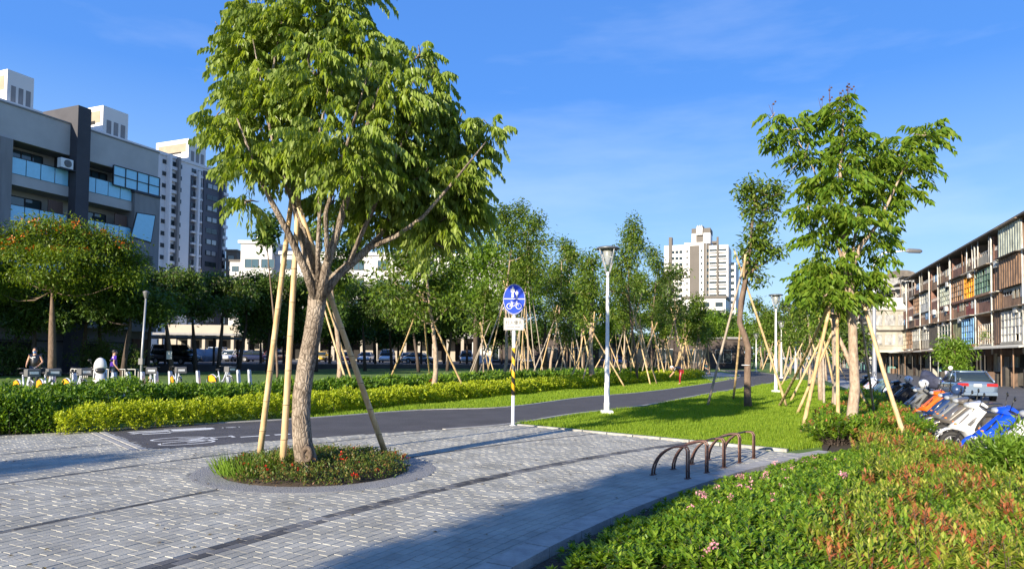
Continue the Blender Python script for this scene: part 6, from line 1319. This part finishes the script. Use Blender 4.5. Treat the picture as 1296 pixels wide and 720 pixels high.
# ---- people
def skin_mesh(nodes, edges, mt, name, par, root=0, lv=1):
    me = bpy.data.meshes.new(name); me.from_pydata([n[0] for n in nodes], edges, []); o = bpy.data.objects.new(name, me); COL.objects.link(o)
    m = o.modifiers.new('s', 'SKIN'); m.use_smooth_shade = True; s2 = o.modifiers.new('u', 'SUBSURF'); s2.levels = lv; s2.render_levels = lv
    for v, n in zip(me.skin_vertices[0].data, nodes): r = n[1]; v.radius = r if hasattr(r, '__len__') else (r, r)
    me.skin_vertices[0].data[root].use_root = True
    bpy.context.view_layer.update(); dg = bpy.context.evaluated_depsgraph_get(); me2 = bpy.data.meshes.new_from_object(o.evaluated_get(dg)); bpy.data.objects.remove(o); me2.name = name; me2.materials.clear()
    return link(name, me2, mt, par)
def human(label, loc, rz, J, shirt, pants, h=1.7, hair='hair', sleeve=.5, extra=None, shoe='black', short=False, hat=None):
    t = thing('person', label, 'person', loc, rz, scale=h / 1.7)
    D = dict(pel=(0, 0, .92), sp=(0, 0, 1.12), ch=(0, 0, 1.32), nk=(0.01, 0, 1.47), hd=(.03, 0, 1.59), sl=(0, .18, 1.40), sr=(0, -.18, 1.40), el=(-.02, .25, 1.13), er=(-.02, -.25, 1.13), wl=(.06, .26, .88), wr=(.06, -.26, .88), hl=(0, .09, .9), hr=(0, -.09, .9), kl=(.02, .1, .5), kr=(.02, -.1, .5), al=(-.02, .1, .09), ar=(-.02, -.1, .09), tl=(.13, .11, .03), tr=(.13, -.11, .03)); D.update(J)
    ks = ['pel', 'sp', 'ch', 'nk', 'hd', 'sl', 'sr', 'el', 'er', 'wl', 'wr', 'hl', 'hr', 'kl', 'kr', 'al', 'ar', 'tl', 'tr']; rad = [(.12, .1), (.11, .095), (.11, .1), .055, (.085, .095), .06, .06, .042, .042, .028, .028, .085, .085, .055, .055, .038, .038, .03, .03]
    nodes = [(D[k], r) for k, r in zip(ks, rad)]; ix = {k: i for i, k in enumerate(ks)}
    ed = [(ix[a], ix[b]) for a, b in (('pel', 'sp'), ('sp', 'ch'), ('ch', 'nk'), ('nk', 'hd'), ('ch', 'sl'), ('ch', 'sr'), ('sl', 'el'), ('sr', 'er'), ('el', 'wl'), ('er', 'wr'), ('pel', 'hl'), ('pel', 'hr'), ('hl', 'kl'), ('hr', 'kr'), ('kl', 'al'), ('kr', 'ar'), ('al', 'tl'), ('ar', 'tr'))]
    for e, w_, s in (('el', 'wl', 1), ('er', 'wr', -1)):
        a = Vector(D[e]); b = Vector(D[w_]); d = (b - a).normalized(); side_ = d.cross(Vector((0, 1, 0))).normalized() if abs(d.y) < .9 else Vector((1, 0, 0)); pm = b + d * .06; nodes.append((tuple(pm), (.026, .018))); pi_ = len(nodes) - 1; ed.append((ix[w_], pi_))
        for k in range(4): f1 = pm + d * .035 + side_ * (.02 - .013 * k); f2 = f1 + d * (.05 + .01 * (k in (1, 2))) + Vector((0, -s * .015, 0)); nodes += [(tuple(f1), .008), (tuple(f2), .006)]; ed += [(pi_, len(nodes) - 2), (len(nodes) - 2, len(nodes) - 1)]
        th = b + d * .03 + side_ * .035; th2 = th + d * .035 + side_ * .015; nodes += [(tuple(th), .009), (tuple(th2), .007)]; ed += [(pi_, len(nodes) - 2), (len(nodes) - 2, len(nodes) - 1)]
    body = skin_mesh(nodes, ed, K['skin'], 'body', t)
    H = Vector(D['hd']); m = MB(); m.ball(H + Vector((0, 0, .02)), (.09, .075, .115), 14, 10); m.ball(H + Vector((.095, 0, 0)), (.018, .013, .025), 8, 6)
    for s in (-1, 1): m.ball(H + Vector((.0, s * .078, .0)), (.02, .01, .03), 8, 6)
    m.build('head', K['skin'], t); m = MB()
    for s in (-1, 1): m.ball(H + Vector((.08, s * .03, .03)), (.012, .014, .008), 6, 5)
    m.build('eyes', K['black'], t); MB().ball(H + Vector((.082, 0, -.05)), (.012, .024, .007), 8, 5).build('mouth', K['r_red'], t)
    MB().ball(H + Vector((-.02, 0, .055)), (.093, .085, .1), 14, 10).build('hair', K[hair], t)
    sm = paint(*shirt); pm_ = paint(*pants)
    def mixp(a, b, f): return tuple(Vector(D[a]).lerp(Vector(D[b]), f))
    n2 = [(tuple(Vector(D['pel']) + Vector((0, 0, -.02))), (.165, .165)), (D['sp'], (.165, .165)), (D['ch'], (.19, .19)), (mixp('ch', 'nk', .7), .085), (D['sl'], .09), (D['sr'], .09), (mixp('sl', 'el', sleeve), .072), (mixp('sr', 'er', sleeve), .072)]
    skin_mesh(n2, [(0, 1), (1, 2), (2, 3), (2, 4), (2, 5), (4, 6), (5, 7)], sm, 'shirt', t)
    e = .45 if short else 1.
    n3 = [(D['pel'], (.145, .115)), (D['hl'], .1), (D['hr'], .1), (D['kl'], .075), (D['kr'], .075)]; e3 = [(0, 1), (0, 2), (1, 3), (2, 4)]
    if not short: n3 += [(mixp('kl', 'al', .93), .055), (mixp('kr', 'ar', .93), .055)]; e3 += [(3, 5), (4, 6)]
    skin_mesh(n3, e3, pm_, 'trousers' if not short else 'shorts', t)
    for a, b in (('al', 'tl'), ('ar', 'tr')): m = MB(); m.tube([tuple(Vector(D[a]) + Vector((-.04, 0, -.04))), tuple(Vector(D[a]) + Vector((.04, 0, -.035))), D[b]], [.042, .045, .03], 8); m.build('shoe', K[shoe], t)
    if hat: m = MB(); m.lathe([(.16, -.0), (.1, .02), (.09, .09), (.02, .12)], 16, tuple(H + Vector((0, 0, .06)))); m.build('hat', K[hat], t)
    if extra: extra(t, D)
    return t
q = G(43, 494); 
def mask(t, D): H = Vector(D['hd']); MB().ball(H + Vector((.05, 0, -.045)), (.055, .06, .05), 10, 8).build('face_mask', paint('mask', (.12, .3, .7)), t); MB().box(.118, .128, -.05, .05, 1.33, 1.37).build('chest_print', K['white'], t)
human('man in black sleeveless shirt and blue face mask standing behind the rental bikes', (q[0], q[1], 0), math.radians(-75), dict(el=(-.02, .27, 1.15), er=(-.02, -.27, 1.15), wl=(.2, .22, 1.02), wr=(.2, -.22, 1.02)), ('sh_black', (.012, .012, .016)), ('pt_dark', (.03, .035, .05)), 1.66, sleeve=.05, extra=mask)
q = G(143, 492)
human('woman in purple shirt walking past the bike docks', (q[0], q[1], 0), math.radians(35), dict(kl=(.16, .09, .52), al=(.06, .09, .12), tl=(.2, .1, .05), kr=(-.05, -.09, .5), ar=(-.36, -.09, .16), tr=(-.28, -.1, .04), wl=(-.06, .26, .88), wr=(.14, -.25, .9)), ('sh_purple', (.09, .03, .38)), ('pt_navy', (.03, .05, .09)), 1.62, sleeve=.55, shoe='white')
q = G(860, 487)
human('person in red trousers bending over at the grass edge beside the path', (q[0], q[1], 0), math.radians(170), dict(pel=(-.1, 0, .86), sp=(.04, 0, 1.0), ch=(.22, 0, 1.06), nk=(.36, 0, 1.06), hd=(.47, 0, 1.0), sl=(.26, .17, 1.04), sr=(.26, -.17, 1.04), el=(.36, .2, .78), er=(.36, -.2, .78), wl=(.5, .14, .6), wr=(.5, -.14, .6), hl=(-.1, .09, .84), hr=(-.1, -.09, .84), kl=(-.02, .13, .47), kr=(-.04, -.13, .47)), ('sh_black', (.012, .012, .016)), ('pt_red', (.3, .02, .03)), 1.62, sleeve=.9, hat='white')
q = G(893, 473.5)
human('person sitting low beside the grey paving at the path bend', (q[0], q[1], 0), math.radians(-60), dict(pel=(0, 0, .45), sp=(.02, 0, .65), ch=(.05, 0, .86), nk=(.08, 0, 1.0), hd=(.12, 0, 1.1), sl=(.05, .18, .93), sr=(.05, -.18, .93), el=(.1, .23, .68), er=(.1, -.23, .68), wl=(.32, .16, .58), wr=(.32, -.16, .58), hl=(.02, .1, .45), hr=(.02, -.1, .45), kl=(.44, .13, .48), kr=(.44, -.13, .48), al=(.42, .12, .09), ar=(.42, -.12, .09), tl=(.56, .12, .03), tr=(.56, -.12, .03)), ('sh_teal', (.03, .12, .14)), ('pt_dark', (.03, .035, .05)), 1.65)
st = thing('low_stool', 'low dark stool under the seated person at the path bend', 'stool', (q[0], q[1], 0), math.radians(-60)); MB().box(-.2, .2, -.2, .2, .3, .34, ch=.01).build('seat', K['dark_metal'], st)
for x in (-.16, .16):
    for y in (-.16, .16): MB().box(x - .015, x + .015, y - .015, y + .015, 0, .3).build('leg', K['dark_metal'], st)
walk = dict(kl=(.14, .09, .5), al=(.2, .09, .1), tl=(.34, .1, .05), kr=(-.04, -.09, .5), ar=(-.2, -.09, .12), tr=(-.1, -.1, .03), wl=(-.1, .25, .88), wr=(.14, -.25, .9))
q = G(917, 465.5); human('walker in blue on the far path, left of the one in white', (q[0], q[1], 0), math.radians(-80), walk, ('sh_blue', (.03, .06, .45)), ('pt_blue', (.03, .05, .2)), 1.65)
q = G(923.5, 465.5); human('walker in white shirt and dark trousers on the far path', (q[0], q[1], 0), math.radians(-80), walk, ('sh_white', (.72, .72, .72)), ('pt_dark', (.03, .035, .05)), 1.74)
q = G(1206, 500, -.3); rzz = math.radians(-100)
scooter('blue scooter with a rider on the right street, behind the parked row', (q[0], q[1], -.3), rzz, blu, 'white', group=None)
def rid(t, D): H = Vector(D['hd']); MB().ball(H + Vector((-.01, 0, .04)), (.13, .12, .125), 14, 10).build('helmet', K['white'], t)
human('rider in pale jacket and white helmet sitting on the blue scooter', (q[0] - .35 * math.cos(rzz), q[1] - .35 * math.sin(rzz), -.3), rzz, dict(pel=(0, 0, .86), sp=(.02, 0, 1.05), ch=(.05, 0, 1.24), nk=(.08, 0, 1.39), hd=(.11, 0, 1.5), sl=(.05, .18, 1.31), sr=(.05, -.18, 1.31), el=(.22, .25, 1.1), er=(.22, -.25, 1.1), wl=(.44, .31, 1.03), wr=(.44, -.31, 1.03), hl=(.03, .1, .86), hr=(.03, -.1, .86), kl=(.42, .16, .74), kr=(.42, -.16, .74), al=(.4, .12, .36), ar=(.4, -.12, .36), tl=(.54, .12, .32), tr=(.54, -.12, .32)), ('jk_pale', (.55, .5, .58)), ('pt_dark', (.03, .035, .05)), 1.66, sleeve=.95, extra=rid)

# ---- rental bikes and their docks
K['b_white'] = paint('bike_white', (.48, .52, .58), .1); K['b_orange'] = paint('bike_orange', (.75, .33, .01), .0, .4)
def bike(label, loc, rz, lean=0.):
    t = thing('rental_bike', label, 'bicycle', loc, rz, 'white and orange rental bikes at the docks'); t.rotation_euler = (lean, 0, rz)
    for x in (-.5, .55):
        m = MB(); m.ring((x, 0, .31), .29, .022, 'y', 26, 6); w_ = m.build('tyre', K['rubber'], t); m = MB(); m.ring((x, 0, .31), .265, .01, 'y', 24, 5)
        for k in range(14): a = k * 2 * math.pi / 14; m.tube([(x, 0, .31), (x + .265 * math.cos(a), 0, .31 + .265 * math.sin(a))], .0035, 4)
        m.ball((x, 0, .31), (.035, .05, .035), 8, 6); m.build('rim', K['grey_metal'], w_)
        m = MB(); m.loft([[(x + rr * math.cos(a), y, .31 + rr * math.sin(a)) for rr, y in ((.325, -.035), (.345, 0), (.325, .035), (.33, 0))] for a in (np.linspace(.6, 3.3, 12) if x < 0 else np.linspace(.9, 3.2, 12))]); m.build('mudguard', K['b_white'], t)
    m = MB(); m.tube([(.40, 0, .86), (.36, 0, .70), (.22, 0, .42), (.02, 0, .29)], .032, 8); m.tube([(.02, 0, .29), (-.12, 0, .78)], .026, 8); m.tube([(.02, 0, .29), (-.5, .05, .31)], .017, 6); m.tube([(-.09, 0, .62), (-.5, .05, .31)], .014, 6); m.build('frame', K['b_white'], t)
    m = MB(); m.tube([(.42, 0, .92), (.44, .0, .68), (.47, .06, .55), (.55, .06, .31)], .018, 7); m.tube([(.44, 0, .68), (.47, -.06, .55), (.55, -.06, .31)], .018, 7); m.build('fork', K['b_white'], t)
    m = MB(); m.tube([(.3, .3, 1.0), (.38, .2, 1.02), (.42, 0, .98), (.38, -.2, 1.02), (.3, -.3, 1.0)], .014, 7); m.tube([(.42, 0, .9), (.42, 0, .99)], .016, 6); m.build('handlebar', K['black'], t)
    MB().box(.46, .76, -.18, .18, .76, 1.0, ch=.02).build('basket', K['grey_plastic'], t); MB().box(.762, .768, -.12, .12, .84, .92).build('basket_plate', K['white'], t)
    m = MB(); m.ball((-.15, 0, .85), (.14, .085, .04), 10, 6); m.build('saddle', K['seat'], t); m = MB(); m.tube([(-.12, 0, .76), (-.14, 0, .84)], .014, 6); m.build('seat_post', K['chrome'], t)
    for s in (-1, 1):
        m = MB(); m.side([(-.5, .62), (-.28, .52), (-.2, .34), (-.5, .31), (-.76, .36), (-.72, .55)], s * .05 - .006, s * .05 + .006); m.build('wheel_cover', K['b_orange'], t)
    m = MB(); m.ring((.02, .04, .29), .09, .01, 'y', 16, 5); m.tube([(.02, -.1, .29), (.02, -.1, .14), (.02, -.18, .14)], .01, 5); m.tube([(.02, .05, .29), (.02, .1, .44), (.02, .18, .44)], .01, 5); m.build('crank', K['dark_metal'], t)
    return t
d0 = G(66, 502); d1 = G(322, 489)
def dline(px): t = (px - 66) / (322 - 66.); q = P(px, 480, 1.); a = np.array([q[0], 1.]); n = d1 - d0; s = np.linalg.solve(np.array([[a[0], -n[0]], [a[1], -n[1]]]), d0[:2]); return d0[:2] + n[:2] * s[1]
dn = unit(np.array([(d1 - d0)[1], -(d1 - d0)[0]]))
names = ['left of all, beside the orange-wheeled bike', 'left of the walker in purple', 'beside the walker in purple', 'left of the grey lamp post', 'right of the grey lamp post', 'before the tree with the notice, left one', 'before the tree with the notice, right one', 'holding the single far bike', 'first empty one right of the far bike', 'second empty one right of the far bike', 'empty one nearest the left bamboo stake']
for px, nm in zip((69, 96, 146, 164, 182, 199, 217, 252, 290, 303, 317), names):
    q = dline(px); t = thing('bike_dock', 'slim white slanted bike dock, %s' % nm, 'bike dock', (q[0], q[1], 0), math.atan2(-dn[1], -dn[0]) + math.pi, 'white rental bike docks')
    m = MB(); m.side([(-.06, 0), (.08, 0), (-.03, .76), (-.06, .8), (-.13, .8), (-.14, .76)], -.06, .06); m.build('post', K['b_white'], t); m = MB(); m.box(-.125, -.06, -.05, .05, .801, .812); m.build('screen', K['black'], t)
bk = [(12, .1, -35, 'rental bike at the left photo edge with orange rear wheel cover'), (40, -.1, -38, 'rental bike in front of the man in the black shirt'), (76, 0, -30, 'rental bike half hidden behind the white scooter'), (173, 0, -60, 'rental bike beside the grey lamp post, mostly behind the hedge'), (206, 0, -50, 'rental bike before the tree with the paper notice'), (262, 0, -28, 'single far rental bike with orange rear cover, left of the empty docks')]
for px, off_, a, lab in bk: q = dline(px) + dn * .75; bike(lab, (q[0], q[1], 0), math.radians(a))
q = dline(90) + dn * 1.5; sc_ = scooter('white scooter with a domed white front shield behind the dark hedge', (q[0], q[1], 0), math.radians(-60), wht, 'black', group=None)
sc_['label'] = 'white scooter with a big domed windshield standing behind the dark hedge'
m = MB()
m.loft([[(.36 + .13 * math.cos(b_) * math.cos(a), .2 * math.sin(a) * math.cos(b_), 1.05 + .32 * math.sin(b_)) for a in np.linspace(-1.5, 1.5, 10)] + [(.34 + .12 * math.cos(b_) * math.cos(a), .18 * math.sin(a) * math.cos(b_), 1.05 + .29 * math.sin(b_)) for a in np.linspace(1.5, -1.5, 10)] for b_ in np.linspace(-.2, 1.45, 8)]); m.build('windshield', wht and K['p_sc_white'], sc_); MB().ball((.47, .0, .93), (.06, .15, .1), 12, 8).build('dark_opening', K['black'], sc_)
# paving under the docks
sheet('dock_paving', [tuple(dline(-30) + dn * 1.8), tuple(dline(335) + dn * 1.8), tuple(dline(335) - dn * .5), tuple(dline(-30) - dn * .5)], -.028, K['pale_pave'])
# fallen leaves on the plaza and lawn edge
n = 170; x, y = scatter([(-9, 4), (1.2, 5.5), (3.5, 11), (0, 15), (-7, 11.5)], n); o = leafquads(np.stack([x, y, np.full(n, .006)], 1), np.concatenate([NR.normal(size=(n, 2)), np.full((n, 1), .12)], 1), np.tile([0, 0, 1.], (n, 1)), .05, .022, .3)
o = link('fallen_leaves', np_mesh('fallen_leaves', *o), leafmat('dry_leaf', [(.12, .07, .03), (.2, .15, .04), (.08, .05, .03)], .1)); tag(o, 'scattered dry fallen leaves on the plaza paving', 'leaves', kind='stuff')
# labels hold at most sixteen words
for o in bpy.data.objects:
    if o.get('label') and len(o['label'].split()) > 16: print('LONG', o['label'])
print('ALL OK')
